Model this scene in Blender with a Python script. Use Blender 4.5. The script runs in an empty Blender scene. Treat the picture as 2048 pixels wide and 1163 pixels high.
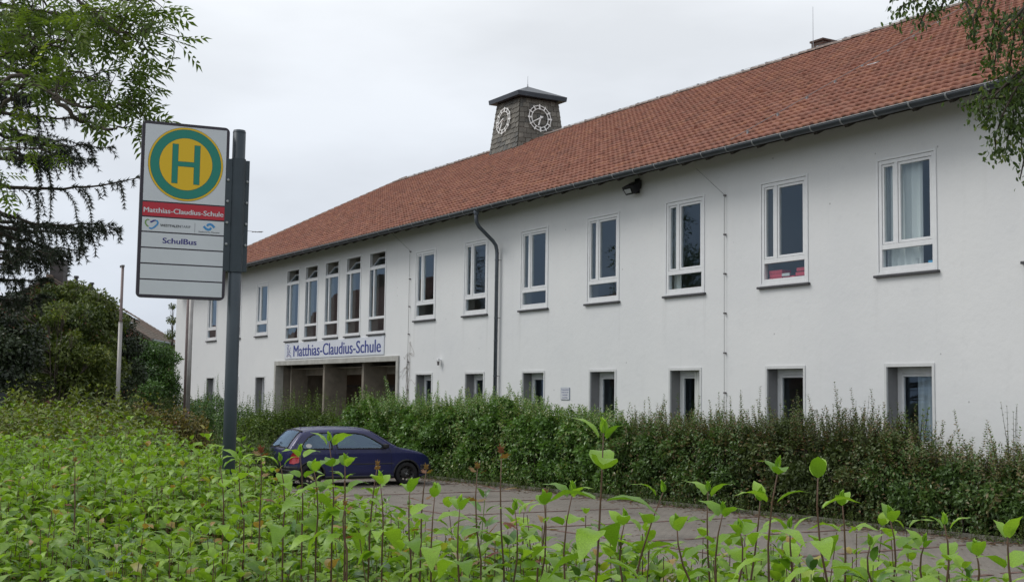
import bpy, bmesh, math, random
import numpy as np
from mathutils import Vector, Matrix
rnd = random.Random(7)
rng = np.random.default_rng(11)
scene = bpy.context.scene
C = scene.collection

# ------------------------------------------------------------------ camera
CAM = np.array([0.0, -19.4, 2.2])
FPX = 2533.55                       # focal length in pixels of a 2048 px wide picture
_yaw, _pit, _rol = 0.541053533, 0.0832117944, 0.0141510584
FW = np.array([-math.cos(_yaw)*math.cos(_pit), math.sin(_yaw)*math.cos(_pit), math.sin(_pit)])
_r = np.cross(FW, [0, 0, 1.0]); _r /= np.linalg.norm(_r); _u = np.cross(_r, FW)
RT = _r*math.cos(_rol) + _u*math.sin(_rol)
UP = -_r*math.sin(_rol) + _u*math.cos(_rol)
cd = bpy.data.cameras.new('camera'); cam = bpy.data.objects.new('camera', cd); C.objects.link(cam)
cam.matrix_world = Matrix(((RT[0], UP[0], -FW[0], CAM[0]), (RT[1], UP[1], -FW[1], CAM[1]), (RT[2], UP[2], -FW[2], CAM[2]), (0, 0, 0, 1)))
cd.sensor_width = 36; cd.lens = FPX/2048*36; cd.clip_start = 0.1; cd.clip_end = 3000
scene.camera = cam

def at(px, py, d):                  # world point at depth d (m) along the line of sight of a photo pixel
    return CAM + d*(FW + RT*(px-1024)/FPX - UP*(py-581.5)/FPX)
def pix(p):
    v = np.asarray(p, float) - CAM
    z = v @ FW
    return 1024 + FPX*(v @ RT)/z, 581.5 - FPX*(v @ UP)/z, z

# ------------------------------------------------------------------ world, sun, exposure
SUN_EL, SUN_AZ = math.radians(48), math.radians(215)
w = bpy.data.worlds.new('World'); scene.world = w; w.use_nodes = True
nt = w.node_tree; nt.nodes.clear(); N = nt.nodes.new; L = nt.links.new
out = N('ShaderNodeOutputWorld'); bg = N('ShaderNodeBackground'); bg.inputs[1].default_value = 0.1
sky = N('ShaderNodeTexSky'); sky.sky_type = 'NISHITA'; sky.sun_disc = False
sky.sun_elevation = SUN_EL; sky.sun_rotation = SUN_AZ; sky.air_density = 1.2; sky.dust_density = 2.5
tc = N('ShaderNodeTexCoord'); mp = N('ShaderNodeMapping'); mp.inputs['Scale'].default_value = (2.2, 2.2, 7.0)
mp.inputs['Location'].default_value = (0.6, 0.2, 0.35)
n1 = N('ShaderNodeTexNoise'); n1.inputs['Scale'].default_value = 1.5; n1.inputs['Detail'].default_value = 5; n1.inputs['Roughness'].default_value = .5
L(tc.outputs['Generated'], mp.inputs['Vector']); L(mp.outputs[0], n1.inputs['Vector'])
sp = N('ShaderNodeSeparateXYZ'); L(tc.outputs['Generated'], sp.inputs[0])
el = N('ShaderNodeMapRange'); el.inputs[1].default_value = -0.02; el.inputs[2].default_value = 0.30
el.inputs[3].default_value = 0.0; el.inputs[4].default_value = 1.0; L(sp.outputs['Z'], el.inputs[0])
lo = N('ShaderNodeMix'); lo.data_type = 'RGBA'                      # thin cloud low down is bluer, thick cloud overhead white
lo.inputs[6].default_value = (6.6, 7.3, 8.5, 1); lo.inputs[7].default_value = (9.5, 9.85, 10.3, 1); L(el.outputs[0], lo.inputs[0])
cr = N('ShaderNodeMapRange'); cr.inputs[1].default_value = .33; cr.inputs[2].default_value = .66; cr.inputs[3].default_value = .86; cr.inputs[4].default_value = 1.04
L(n1.outputs['Fac'], cr.inputs[0])
cl = N('ShaderNodeVectorMath'); cl.operation = 'SCALE'; L(lo.outputs[2], cl.inputs[0]); L(cr.outputs[0], cl.inputs['Scale'])
mx = N('ShaderNodeMix'); mx.data_type = 'RGBA'; mx.inputs[0].default_value = .93
L(sky.outputs[0], mx.inputs[6]); L(cl.outputs[0], mx.inputs[7]); L(mx.outputs[2], bg.inputs[0]); L(bg.outputs[0], out.inputs[0])
sd = bpy.data.lights.new('sun', 'SUN'); sd.energy = 1.4; sd.angle = math.radians(25); sd.color = (1, .97, .92)
so = bpy.data.objects.new('sun', sd); C.objects.link(so)
_sd = Vector((math.sin(SUN_AZ)*math.cos(SUN_EL), math.cos(SUN_AZ)*math.cos(SUN_EL), math.sin(SUN_EL)))
so.rotation_euler = _sd.to_track_quat('Z', 'Y').to_euler(); so.location = (0, -30, 40)
scene.view_settings.view_transform = 'Standard'; scene.view_settings.look = 'None'
scene.view_settings.exposure = 0.0; scene.view_settings.gamma = 1; scene.view_settings.use_curve_mapping = False
scene.render.engine = 'CYCLES'; scene.cycles.max_bounces = 8; scene.cycles.transparent_max_bounces = 16
try: scene.cycles.use_denoising = True
except Exception: pass

# ------------------------------------------------------------------ helpers
def lin(r, g, b):                   # sRGB 0-255 to linear
    f = lambda c: (c/255/12.92) if c/255 <= .04045 else ((c/255+.055)/1.055)**2.4
    return (f(r), f(g), f(b), 1)
class MB:
    def __init__(s): s.v = []; s.f = []
    def add(s, vs, fs):
        o = len(s.v); s.v += [tuple(p) for p in vs]; s.f += [tuple(i+o for i in q) for q in fs]; return s
    def box(s, a, b):
        x0, y0, z0 = a; x1, y1, z1 = b
        return s.add([(x0,y0,z0),(x1,y0,z0),(x1,y1,z0),(x0,y1,z0),(x0,y0,z1),(x1,y0,z1),(x1,y1,z1),(x0,y1,z1)],
            [(0,3,2,1),(4,5,6,7),(0,1,5,4),(1,2,6,5),(2,3,7,6),(3,0,4,7)])
    def tube(s, pts, r, n=8, cap=True):
        pts = [np.array(p, float) for p in pts]; m = len(pts)
        if not hasattr(r, '__len__'): r = [r]*m
        vs = []; fs = []; ref = None
        for i, p in enumerate(pts):
            t = pts[min(i+1, m-1)] - pts[max(i-1, 0)]; t = t/(np.linalg.norm(t)+1e-9)
            if ref is None: ref = np.array([0, 0, 1.]) if abs(t[2]) < .9 else np.array([1., 0, 0])
            a = np.cross(ref, t); a /= (np.linalg.norm(a)+1e-9); b = np.cross(t, a); ref = b if False else ref
            if abs(t @ ref) > .97: ref = a
            for k in range(n):
                g = 2*math.pi*k/n; vs.append(p + r[i]*(math.cos(g)*a + math.sin(g)*b))
        for i in range(m-1):
            for k in range(n): fs.append((i*n+k, i*n+(k+1) % n, (i+1)*n+(k+1) % n, (i+1)*n+k))
        if cap: fs.append(tuple(range(n-1, -1, -1))); fs.append(tuple((m-1)*n+k for k in range(n)))
        return s.add(vs, fs)
    def prism(s, poly, axis_fn, d0, d1):   # poly in 2d, axis_fn(u,v,d) -> xyz
        n = len(poly); vs = [axis_fn(u, v, d0) for u, v in poly] + [axis_fn(u, v, d1) for u, v in poly]
        fs = [tuple(range(n-1, -1, -1)), tuple(range(n, 2*n))] + [(i, (i+1) % n, n+(i+1) % n, n+i) for i in range(n)]
        return s.add(vs, fs)
    def build(s, name, mat, parent=None, smooth=False, bevel=0):
        me = bpy.data.meshes.new(name); me.from_pydata(s.v, [], s.f); me.update()
        return link(name, me, mat, parent, smooth, bevel)
def link(name, me, mat, parent=None, smooth=False, bevel=0):
    if mat is not None:
        for m in (mat if isinstance(mat, (list, tuple)) else [mat]): me.materials.append(m)
    o = bpy.data.objects.new(name, me); C.objects.link(o)
    if parent is not None: o.parent = parent
    if smooth: me.polygons.foreach_set('use_smooth', [True]*len(me.polygons))
    if bevel:
        b = o.modifiers.new('bevel', 'BEVEL'); b.width = bevel; b.segments = 2; b.limit_method = 'ANGLE'
    return o
def inst(name, me, parent, loc=(0, 0, 0), mat=None):
    o = bpy.data.objects.new(name, me); C.objects.link(o); o.parent = parent
    if mat is not None: o.matrix_local = mat
    else: o.location = loc
    return o
def tag(o, label=None, cat=None, group=None, kind=None):
    if label: o['label'] = label
    if cat: o['category'] = cat
    if group: o['group'] = group
    if kind: o['kind'] = kind
    return o
def empty(name, loc=(0, 0, 0), rz=0):
    o = bpy.data.objects.new(name, None); C.objects.link(o); o.location = loc; o.rotation_euler = (0, 0, rz); o.empty_display_size = .2
    return o
def arr_mesh(name, V, F, tone=None):          # V (n,3), F (m,k) arrays, all faces with k corners
    me = bpy.data.meshes.new(name); k = F.shape[1]
    me.vertices.add(len(V)); me.vertices.foreach_set('co', V.astype(np.float32).ravel())
    me.loops.add(F.size); me.loops.foreach_set('vertex_index', F.astype(np.int32).ravel())
    me.polygons.add(len(F)); me.polygons.foreach_set('loop_start', np.arange(0, F.size, k, dtype=np.int32))
    try: me.polygons.foreach_set('loop_total', np.full(len(F), k, np.int32))
    except Exception: pass
    if tone is not None:
        a = me.attributes.new('tone', 'FLOAT', 'POINT'); a.data.foreach_set('value', tone.astype(np.float32))
    me.update(calc_edges=True); me.validate()
    return me

# ------------------------------------------------------------------ materials
def mat_new(name):
    m = bpy.data.materials.new(name); m.use_nodes = True; t = m.node_tree
    b = t.nodes['Principled BSDF']; return m, t, b
def plain(name, col, rough=.6, metal=0, spec=.5, coat=0, var=0, vscale=3., bump=0, bscale=40.):
    m, t, b = mat_new(name); b.inputs['Base Color'].default_value = (*col[:3], 1)
    b.inputs['Roughness'].default_value = rough; b.inputs['Metallic'].default_value = metal
    b.inputs['Specular IOR Level'].default_value = spec; b.inputs['Coat Weight'].default_value = coat
    if var or bump:
        tc = t.nodes.new('ShaderNodeTexCoord')
    if var:
        n = t.nodes.new('ShaderNodeTexNoise'); n.inputs['Scale'].default_value = vscale; n.inputs['Detail'].default_value = 6; n.inputs['Roughness'].default_value = .62
        t.links.new(tc.outputs['Object'], n.inputs['Vector'])
        mr = t.nodes.new('ShaderNodeMapRange'); mr.inputs[1].default_value = .3; mr.inputs[2].default_value = .7; mr.inputs[3].default_value = 1-var; mr.inputs[4].default_value = 1+var
        t.links.new(n.outputs['Fac'], mr.inputs[0])
        vm = t.nodes.new('ShaderNodeVectorMath'); vm.operation = 'SCALE'; vm.inputs[0].default_value = col[:3]
        t.links.new(mr.outputs[0], vm.inputs['Scale']); t.links.new(vm.outputs[0], b.inputs['Base Color'])
    if bump:
        n2 = t.nodes.new('ShaderNodeTexNoise'); n2.inputs['Scale'].default_value = bscale; n2.inputs['Detail'].default_value = 4
        t.links.new(tc.outputs['Object'], n2.inputs['Vector'])
        bp = t.nodes.new('ShaderNodeBump'); bp.inputs['Strength'].default_value = bump; bp.inputs['Distance'].default_value = .02
        t.links.new(n2.outputs['Fac'], bp.inputs['Height']); t.links.new(bp.outputs[0], b.inputs['Normal'])
    return m
def nd(t, typ, **kw):
    n = t.nodes.new(typ)
    for k, v in kw.items(): setattr(n, k, v)
    return n
def math_node(t, op, a, b=None):
    n = nd(t, 'ShaderNodeMath', operation=op)
    for i, x in enumerate((a, b)):
        if x is None: continue
        if isinstance(x, (int, float)): n.inputs[i].default_value = x
        else: t.links.new(x, n.inputs[i])
    return n.outputs[0]
def mixc(t, fac, a, b, blend='MIX'):
    n = nd(t, 'ShaderNodeMix', data_type='RGBA', blend_type=blend)
    for i, x in ((0, fac), (6, a), (7, b)):
        if isinstance(x, (int, float)): n.inputs[i].default_value = x
        elif isinstance(x, (tuple, list)): n.inputs[i].default_value = (*x[:3], 1)
        else: t.links.new(x, n.inputs[i])
    return n.outputs[2]
def noise(t, vec, scale, detail=4, rough=.55, out='Fac'):
    n = nd(t, 'ShaderNodeTexNoise'); n.inputs['Scale'].default_value = scale; n.inputs['Detail'].default_value = detail; n.inputs['Roughness'].default_value = rough
    t.links.new(vec, n.inputs['Vector']); return n.outputs[out]
def rng_node(t, v, a, b, c, d):
    n = nd(t, 'ShaderNodeMapRange'); t.links.new(v, n.inputs[0])
    for i, x in enumerate((a, b, c, d)): n.inputs[i+1].default_value = x
    return n.outputs[0]
def mapping(t, vec, scale):
    n = nd(t, 'ShaderNodeMapping'); n.inputs['Scale'].default_value = scale; t.links.new(vec, n.inputs['Vector']); return n.outputs[0]

def leaf_mat(name, a, b, c=None, trans=.3, rough=.45, spec=.45, obj_rand=False, veins=False):
    """a dark, b bright, c odd-leaf colour; tone attribute 0..1 picks between them"""
    m, t, p = mat_new(name)
    if obj_rand: tone = nd(t, 'ShaderNodeObjectInfo').outputs['Random']
    else:
        at_ = nd(t, 'ShaderNodeAttribute', attribute_name='tone'); tone = at_.outputs['Fac']
    r = nd(t, 'ShaderNodeValToRGB'); r.color_ramp.elements[0].color = (*a[:3], 1); r.color_ramp.elements[1].color = (*b[:3], 1)
    r.color_ramp.elements[0].position = .05; r.color_ramp.elements[1].position = .9
    if c is not None:
        e = r.color_ramp.elements.new(.98); e.color = (*c[:3], 1)
    t.links.new(tone, r.inputs[0]); col = r.outputs[0]
    tc = nd(t, 'ShaderNodeTexCoord')
    if c is not None or obj_rand:
        gp = nd(t, 'ShaderNodeNewGeometry'); col = mixc(t, rng_node(t, noise(t, gp.outputs['Position'], 34, 5, .75), .64, .72, 0, .55), col, (b[0]*.75, b[1]*.42, b[2]*.7))
    v = rng_node(t, noise(t, tc.outputs['Object'], 60 if not obj_rand else 30, 3), .3, .7, .8, 1.2)
    sc = nd(t, 'ShaderNodeVectorMath', operation='SCALE'); t.links.new(col, sc.inputs[0]); t.links.new(v, sc.inputs['Scale'])
    t.links.new(sc.outputs[0], p.inputs['Base Color']); p.inputs['Roughness'].default_value = rough; p.inputs['Specular IOR Level'].default_value = spec
    tr = nd(t, 'ShaderNodeBsdfTranslucent'); tcm = mixc(t, 1.0, sc.outputs[0], (1.1, 1.15, .5), 'MULTIPLY'); t.links.new(tcm, tr.inputs[0])
    ms = nd(t, 'ShaderNodeMixShader'); ms.inputs[0].default_value = trans
    t.links.new(p.outputs[0], ms.inputs[1]); t.links.new(tr.outputs[0], ms.inputs[2])
    t.links.new(ms.outputs[0], t.nodes['Material Output'].inputs['Surface'])
    return m

def glass_mat(name, tint, ior=1.6, rough=0.0):
    m = bpy.data.materials.new(name); m.use_nodes = True; t = m.node_tree; t.nodes.clear()
    o = nd(t, 'ShaderNodeOutputMaterial'); tr = nd(t, 'ShaderNodeBsdfTransparent'); tr.inputs[0].default_value = (*tint, 1)
    gl = nd(t, 'ShaderNodeBsdfGlossy'); gl.inputs['Roughness'].default_value = rough; gl.inputs[0].default_value = (.56, .76, 1.0, 1)
    # same reflectance from either side: Schlick on |N.I|, a thin double pane
    r0 = ((ior-1)/(ior+1))**2*1.25; ge = nd(t, 'ShaderNodeNewGeometry'); dt = nd(t, 'ShaderNodeVectorMath', operation='DOT_PRODUCT')
    t.links.new(ge.outputs['Normal'], dt.inputs[0]); t.links.new(ge.outputs['Incoming'], dt.inputs[1])
    fr = math_node(t, 'ADD', math_node(t, 'MULTIPLY', math_node(t, 'POWER', math_node(t, 'SUBTRACT', 1.0, math_node(t, 'ABSOLUTE', dt.outputs['Value'])), 5.0), 1-r0), r0)
    tcn = nd(t, 'ShaderNodeTexCoord'); bp = nd(t, 'ShaderNodeBump'); bp.inputs['Strength'].default_value = .25; bp.inputs['Distance'].default_value = .004
    t.links.new(noise(t, tcn.outputs['Object'], 1.6, 1), bp.inputs['Height']); t.links.new(bp.outputs[0], gl.inputs['Normal'])
    ms = nd(t, 'ShaderNodeMixShader'); t.links.new(fr, ms.inputs[0]); t.links.new(tr.outputs[0], ms.inputs[1]); t.links.new(gl.outputs[0], ms.inputs[2])
    t.links.new(ms.outputs[0], o.inputs[0]); return m

def wall_mat():
    m, t, p = mat_new('render_plaster'); tc = nd(t, 'ShaderNodeTexCoord'); V = tc.outputs['Object']
    big = noise(t, V, .35, 5, .6); streak = noise(t, mapping(t, V, (2.2, 1, .16)), 1.5, 5, .65); fine = noise(t, V, 55, 3)
    blot = noise(t, V, 2.6, 6, .7)
    c = mixc(t, rng_node(t, big, .3, .7, 0, 1), (.70, .71, .72), (.76, .765, .765))
    c = mixc(t, rng_node(t, streak, .58, .80, 0, .16), c, (.50, .50, .48))
    c = mixc(t, rng_node(t, blot, .56, .78, 0, .30), c, (.56, .57, .58))
    spots = nd(t, 'ShaderNodeTexVoronoi'); spots.inputs['Scale'].default_value = 1.3; t.links.new(V, spots.inputs['Vector'])
    c = mixc(t, rng_node(t, spots.outputs['Distance'], .02, .035, .55, 0), c, (.25, .25, .25))
    sp = nd(t, 'ShaderNodeSeparateXYZ'); t.links.new(V, sp.inputs[0])
    # rain runs below the ends of the window sills of the right-hand range
    u = math_node(t, 'MULTIPLY', math_node(t, 'FRACT', math_node(t, 'DIVIDE', math_node(t, 'SUBTRACT', -16.43+36*0, sp.outputs[0]), 3.45507)), 3.45507)
    e1 = rng_node(t, math_node(t, 'ABSOLUTE', math_node(t, 'SUBTRACT', u, .03)), .0, .10, 1, 0); e2 = rng_node(t, math_node(t, 'ABSOLUTE', math_node(t, 'SUBTRACT', u, 1.58)), .0, .13, 1, 0)
    run = math_node(t, 'MULTIPLY', math_node(t, 'MAXIMUM', e1, e2), rng_node(t, sp.outputs[2], 3.3, 4.68, 0, 1))
    run = math_node(t, 'MULTIPLY', run, math_node(t, 'MULTIPLY', math_node(t, 'LESS_THAN', sp.outputs[2], 4.69), math_node(t, 'GREATER_THAN', sp.outputs[0], -39.2)))
    run = math_node(t, 'MULTIPLY', run, rng_node(t, noise(t, mapping(t, V, (9, 1, .6)), 1.5, 4, .6), .3, .7, .0, .30))
    run = math_node(t, 'MULTIPLY', run, rng_node(t, noise(t, V, .23, 2), .4, .6, .1, 1.2))
    c = mixc(t, run, c, (.36, .36, .34))
    foot = math_node(t, 'MULTIPLY', rng_node(t, sp.outputs['Z'], .0, 1.2, 1, 0), rng_node(t, blot, .35, .65, 0, .5))
    c = mixc(t, foot, c, (.30, .31, .25))
    t.links.new(c, p.inputs['Base Color']); p.inputs['Roughness'].default_value = .9; p.inputs['Specular IOR Level'].default_value = .2
    h = math_node(t, 'ADD', math_node(t, 'MULTIPLY', fine, .35), math_node(t, 'ADD', noise(t, V, 9, 4, .6), math_node(t, 'MULTIPLY', noise(t, V, 1.7, 4, .5), 2.2)))
    bp = nd(t, 'ShaderNodeBump'); bp.inputs['Strength'].default_value = .35; bp.inputs['Distance'].default_value = .012
    t.links.new(h, bp.inputs['Height']); t.links.new(bp.outputs[0], p.inputs['Normal'])
    return m

def tile_mat(name, cw, rw, pal, x0=0.0, y0=0.0):
    """clay tiles: a tone for each tile found from its cell, lichen and soot over that"""
    m, t, p = mat_new(name); g = nd(t, 'ShaderNodeNewGeometry'); V = g.outputs['Position']
    sp = nd(t, 'ShaderNodeSeparateXYZ'); t.links.new(V, sp.inputs[0])
    ix = math_node(t, 'FLOOR', math_node(t, 'DIVIDE', math_node(t, 'SUBTRACT', sp.outputs[0], x0), cw))
    iy = math_node(t, 'FLOOR', math_node(t, 'DIVIDE', math_node(t, 'SUBTRACT', sp.outputs[1], y0), rw))
    cb = nd(t, 'ShaderNodeCombineXYZ'); t.links.new(ix, cb.inputs[0]); t.links.new(iy, cb.inputs[1])
    wn = nd(t, 'ShaderNodeTexWhiteNoise', noise_dimensions='3D'); t.links.new(cb.outputs[0], wn.inputs['Vector'])
    r = nd(t, 'ShaderNodeValToRGB'); cr = r.color_ramp; cr.interpolation = 'LINEAR'
    cr.elements[0].color = (*pal[0][:3], 1); cr.elements[1].color = (*pal[-1][:3], 1)
    for i, c in enumerate(pal[1:-1]):
        e = cr.elements.new((i+1)/(len(pal)-1)); e.color = (*c[:3], 1)
    t.links.new(wn.outputs['Value'], r.inputs[0])
    c = r.outputs[0]
    c = mixc(t, rng_node(t, noise(t, V, .35, 4), .42, .72, 0, .40), c, (.29, .135, .095))
    c = mixc(t, rng_node(t, noise(t, V, 5.0, 6, .72), .52, .76, 0, .42), c, (.15, .085, .062))
    c = mixc(t, rng_node(t, noise(t, V, 1.1, 6, .7), .55, .74, 0, .5), c, (.17, .11, .085))
    c = mixc(t, rng_node(t, noise(t, mapping(t, V, (3.2, .35, .35)), 1.0, 5, .65), .54, .74, 0, .55), c, (.14, .092, .07))
    c = mixc(t, rng_node(t, noise(t, V, 2.3, 7, .75), .63, .76, 0, .55), c, (.20, .19, .13))
    c = mixc(t, rng_node(t, noise(t, V, 26, 4, .7), .60, .74, 0, .28), c, (.33, .26, .20))
    t.links.new(c, p.inputs['Base Color']); p.inputs['Roughness'].default_value = .82; p.inputs['Specular IOR Level'].default_value = .3
    bp = nd(t, 'ShaderNodeBump'); bp.inputs['Strength'].default_value = .3; bp.inputs['Distance'].default_value = .01
    t.links.new(noise(t, V, 60, 4), bp.inputs['Height']); t.links.new(bp.outputs[0], p.inputs['Normal'])
    return m

def brick_mat(name, c1, c2, mortar, scale=1.0):
    m, t, p = mat_new(name); tc = nd(t, 'ShaderNodeTexCoord'); V = tc.outputs['Object']
    sp = nd(t, 'ShaderNodeSeparateXYZ'); t.links.new(V, sp.inputs[0]); cb = nd(t, 'ShaderNodeCombineXYZ')
    t.links.new(math_node(t, 'ADD', sp.outputs[0], sp.outputs[1]), cb.inputs[0]); t.links.new(sp.outputs[2], cb.inputs[1])
    b = nd(t, 'ShaderNodeTexBrick'); t.links.new(cb.outputs[0], b.inputs['Vector']); b.inputs['Scale'].default_value = 1.0*scale
    b.inputs['Brick Width'].default_value = .25; b.inputs['Row Height'].default_value = .077; b.inputs['Mortar Size'].default_value = .009
    b.inputs['Color1'].default_value = (*c1, 1); b.inputs['Color2'].default_value = (*c2, 1); b.inputs['Mortar'].default_value = (*mortar, 1); b.inputs['Bias'].default_value = -.2
    c = mixc(t, rng_node(t, noise(t, V, 1.2, 5), .4, .75, 0, .5), b.outputs[0], tuple(.6*x for x in c1))
    t.links.new(c, p.inputs['Base Color']); p.inputs['Roughness'].default_value = .88
    bp = nd(t, 'ShaderNodeBump'); bp.inputs['Strength'].default_value = .5; bp.inputs['Distance'].default_value = .01; bp.invert = True
    t.links.new(b.outputs['Fac'], bp.inputs['Height']); t.links.new(bp.outputs[0], p.inputs['Normal'])
    return m

def paving_mat():
    """small grey concrete setts with gritty joints, moss and oil marks"""
    m, t, p = mat_new('grey_setts'); tc = nd(t, 'ShaderNodeTexCoord'); V = tc.outputs['Object']
    b = nd(t, 'ShaderNodeTexBrick'); t.links.new(V, b.inputs['Vector']); b.inputs['Scale'].default_value = 1
    b.inputs['Brick Width'].default_value = .20; b.inputs['Row Height'].default_value = .10; b.inputs['Mortar Size'].default_value = .011; b.inputs['Mortar Smooth'].default_value = .4
    b.inputs['Color1'].default_value = (.205, .183, .158, 1); b.inputs['Color2'].default_value = (.170, .152, .130, 1); b.inputs['Mortar'].default_value = (.11, .10, .085, 1)
    c = b.outputs[0]
    c = mixc(t, rng_node(t, noise(t, V, 70, 4, .75), .3, .72, .0, .75), c, (.31, .28, .245))
    c = mixc(t, rng_node(t, noise(t, V, .55, 5, .65), .45, .75, 0, .55), c, (.115, .105, .09))
    c = mixc(t, rng_node(t, noise(t, V, 2.1, 6, .7), .60, .78, 0, .5), c, (.10, .10, .055))
    oil = nd(t, 'ShaderNodeTexVoronoi'); oil.inputs['Scale'].default_value = .42; t.links.new(V, oil.inputs['Vector'])
    c = mixc(t, math_node(t, 'MULTIPLY', rng_node(t, oil.outputs['Distance'], .10, .34, .6, 0), rng_node(t, noise(t, V, 4, 5, .7), .35, .6, .2, 1)), c, (.075, .07, .065))
    t.links.new(c, p.inputs['Base Color']); p.inputs['Roughness'].default_value = .9; p.inputs['Specular IOR Level'].default_value = .25
    h = math_node(t, 'SUBTRACT', math_node(t, 'MULTIPLY', noise(t, V, 60, 4), .6), b.outputs['Fac'])
    bp = nd(t, 'ShaderNodeBump'); bp.inputs['Strength'].default_value = .7; bp.inputs['Distance'].default_value = .012
    t.links.new(h, bp.inputs['Height']); t.links.new(bp.outputs[0], p.inputs['Normal'])
    return m

def soil_mat(name, a, b, c):
    m, t, p = mat_new(name); tc = nd(t, 'ShaderNodeTexCoord'); V = tc.outputs['Object']
    col = mixc(t, rng_node(t, noise(t, V, 1.1, 6, .7), .4, .6, 0, 1), a, b)
    col = mixc(t, rng_node(t, noise(t, V, 14, 5, .7), .5, .7, 0, .8), col, c)
    t.links.new(col, p.inputs['Base Color']); p.inputs['Roughness'].default_value = .95
    bp = nd(t, 'ShaderNodeBump'); bp.inputs['Strength'].default_value = .8; bp.inputs['Distance'].default_value = .03
    t.links.new(noise(t, V, 25, 5, .7), bp.inputs['Height']); t.links.new(bp.outputs[0], p.inputs['Normal'])
    return m

M = {}
M['wall'] = wall_mat()
M['tile'] = tile_mat('clay_pantile', .225, .36*math.cos(math.radians(29.3)), [(.225,.098,.072), (.32,.146,.106), (.285,.122,.088), (.385,.185,.118), (.26,.126,.10), (.345,.16,.112), (.30,.132,.096)], -66.4, -.87)
M['ridge'] = plain('grey_ridge_clay', (.24, .19, .165), .85, var=.35, vscale=4)
M['slate'] = plain('tower_slate', (.115, .105, .085), .55, var=.35, vscale=2.5, bump=.3, bscale=30)
M['slate2'] = plain('tower_slate_pale', (.155, .145, .12), .55, var=.3, vscale=2.5, bump=.3, bscale=30)
M['slate3'] = plain('tower_slate_dark', (.075, .072, .062), .5, var=.35, vscale=2.5, bump=.3, bscale=30)
M['lead'] = plain('dark_zinc', (.055, .062, .075), .42, metal=.5, var=.2, vscale=2)
M['zinc'] = plain('weathered_zinc', (.10, .115, .135), .45, metal=.45, var=.25, vscale=3)
M['gutter'] = plain('gutter_zinc', (.052, .06, .07), .42, metal=.4, var=.25, vscale=1.5)
M['bracket'] = plain('gutter_strap', (.30, .31, .32), .45, metal=.5)
M['white'] = plain('white_frame', (.74, .75, .76), .4, var=.05, vscale=6)
M['offwhite'] = plain('white_trim', (.62, .63, .63), .6, var=.06, vscale=4)
M['sill'] = plain('slate_sill', (.055, .055, .06), .5, var=.2, vscale=5)
M['glass'] = glass_mat('window_glass', (.84, .89, .90), 1.62)
M['dark_wood'] = plain('dark_soffit_wood', (.045, .038, .032), .75, var=.3, vscale=3)
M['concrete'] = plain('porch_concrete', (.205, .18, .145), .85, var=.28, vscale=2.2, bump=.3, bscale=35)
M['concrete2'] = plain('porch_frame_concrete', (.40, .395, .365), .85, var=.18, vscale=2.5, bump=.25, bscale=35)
M['porch_wood'] = plain('porch_brown_wall', (.085, .048, .028), .6, var=.3, vscale=1.2)
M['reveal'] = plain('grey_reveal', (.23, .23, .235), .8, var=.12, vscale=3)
M['room'] = plain('room_wall', (.42, .40, .36), .9)
M['room_floor'] = plain('room_floor', (.16, .13, .10), .6)
M['blind'] = plain('blue_grey_blind', (.42, .47, .52), .8)
M['curtain'] = plain('pale_curtain', (.78, .79, .76), .9)
M['red_box'] = plain('red_plastic', (.55, .045, .07), .5)
M['blue_box'] = plain('blue_plastic', (.05, .32, .55), .5)
M['dial'] = plain('dial_white', (.82, .82, .80), .5)
M['rod'] = plain('bare_steel', (.35, .35, .36), .4, metal=.8)
M['cable'] = plain('conductor_wire', (.22, .225, .23), .5, metal=.4)
M['clip'] = plain('conductor_clip', (.14, .13, .13), .5, metal=.4)
M['lampblack'] = plain('black_housing', (.012, .012, .015), .45)
M['lampglass'] = plain('lamp_lens', (.45, .47, .48), .15)
M['board_white'] = plain('sign_white', (.60, .62, .66), .35, var=.04, vscale=5)
M['name_white'] = plain('name_board_white', (.66, .69, .75), .45, var=.05, vscale=3)
M['name_blue'] = plain('name_lettering_blue', (.018, .035, .23), .5)
M['setts'] = paving_mat()
M['red_brick_line'] = plain('red_paver', (.15, .092, .075), .9, var=.35, vscale=6, bump=.5, bscale=50)
M['kerb'] = plain('kerb_concrete', (.15, .145, .12), .9, var=.35, vscale=5, bump=.5, bscale=40)
M['soil'] = soil_mat('bed_soil', (.05, .038, .026), (.07, .055, .036), (.045, .06, .022))
M['grassland'] = soil_mat('verge_ground', (.05, .065, .022), (.06, .08, .028), (.055, .045, .03))
M['asphalt'] = plain('street_asphalt', (.055, .055, .057), .9, var=.25, vscale=3, bump=.5, bscale=90)
M['bark'] = plain('grey_bark', (.085, .07, .055), .9, var=.35, vscale=8, bump=.8, bscale=25)
M['twig'] = plain('dark_twig', (.05, .038, .028), .9, var=.3, vscale=12)
M['stem_red'] = plain('dogwood_stem', (.115, .062, .036), .6, var=.3, vscale=20)
M['stem_green'] = plain('young_stem', (.16, .22, .06), .6)

# ================================================================== SETTING: ground, lot, kerb
def sheet(name, pts, z, mat, kind='structure'):
    o = MB().add([(x, y, z) for x, y in pts], [tuple(range(len(pts)))]).build(name, mat); tag(o, kind=kind); return o
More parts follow.
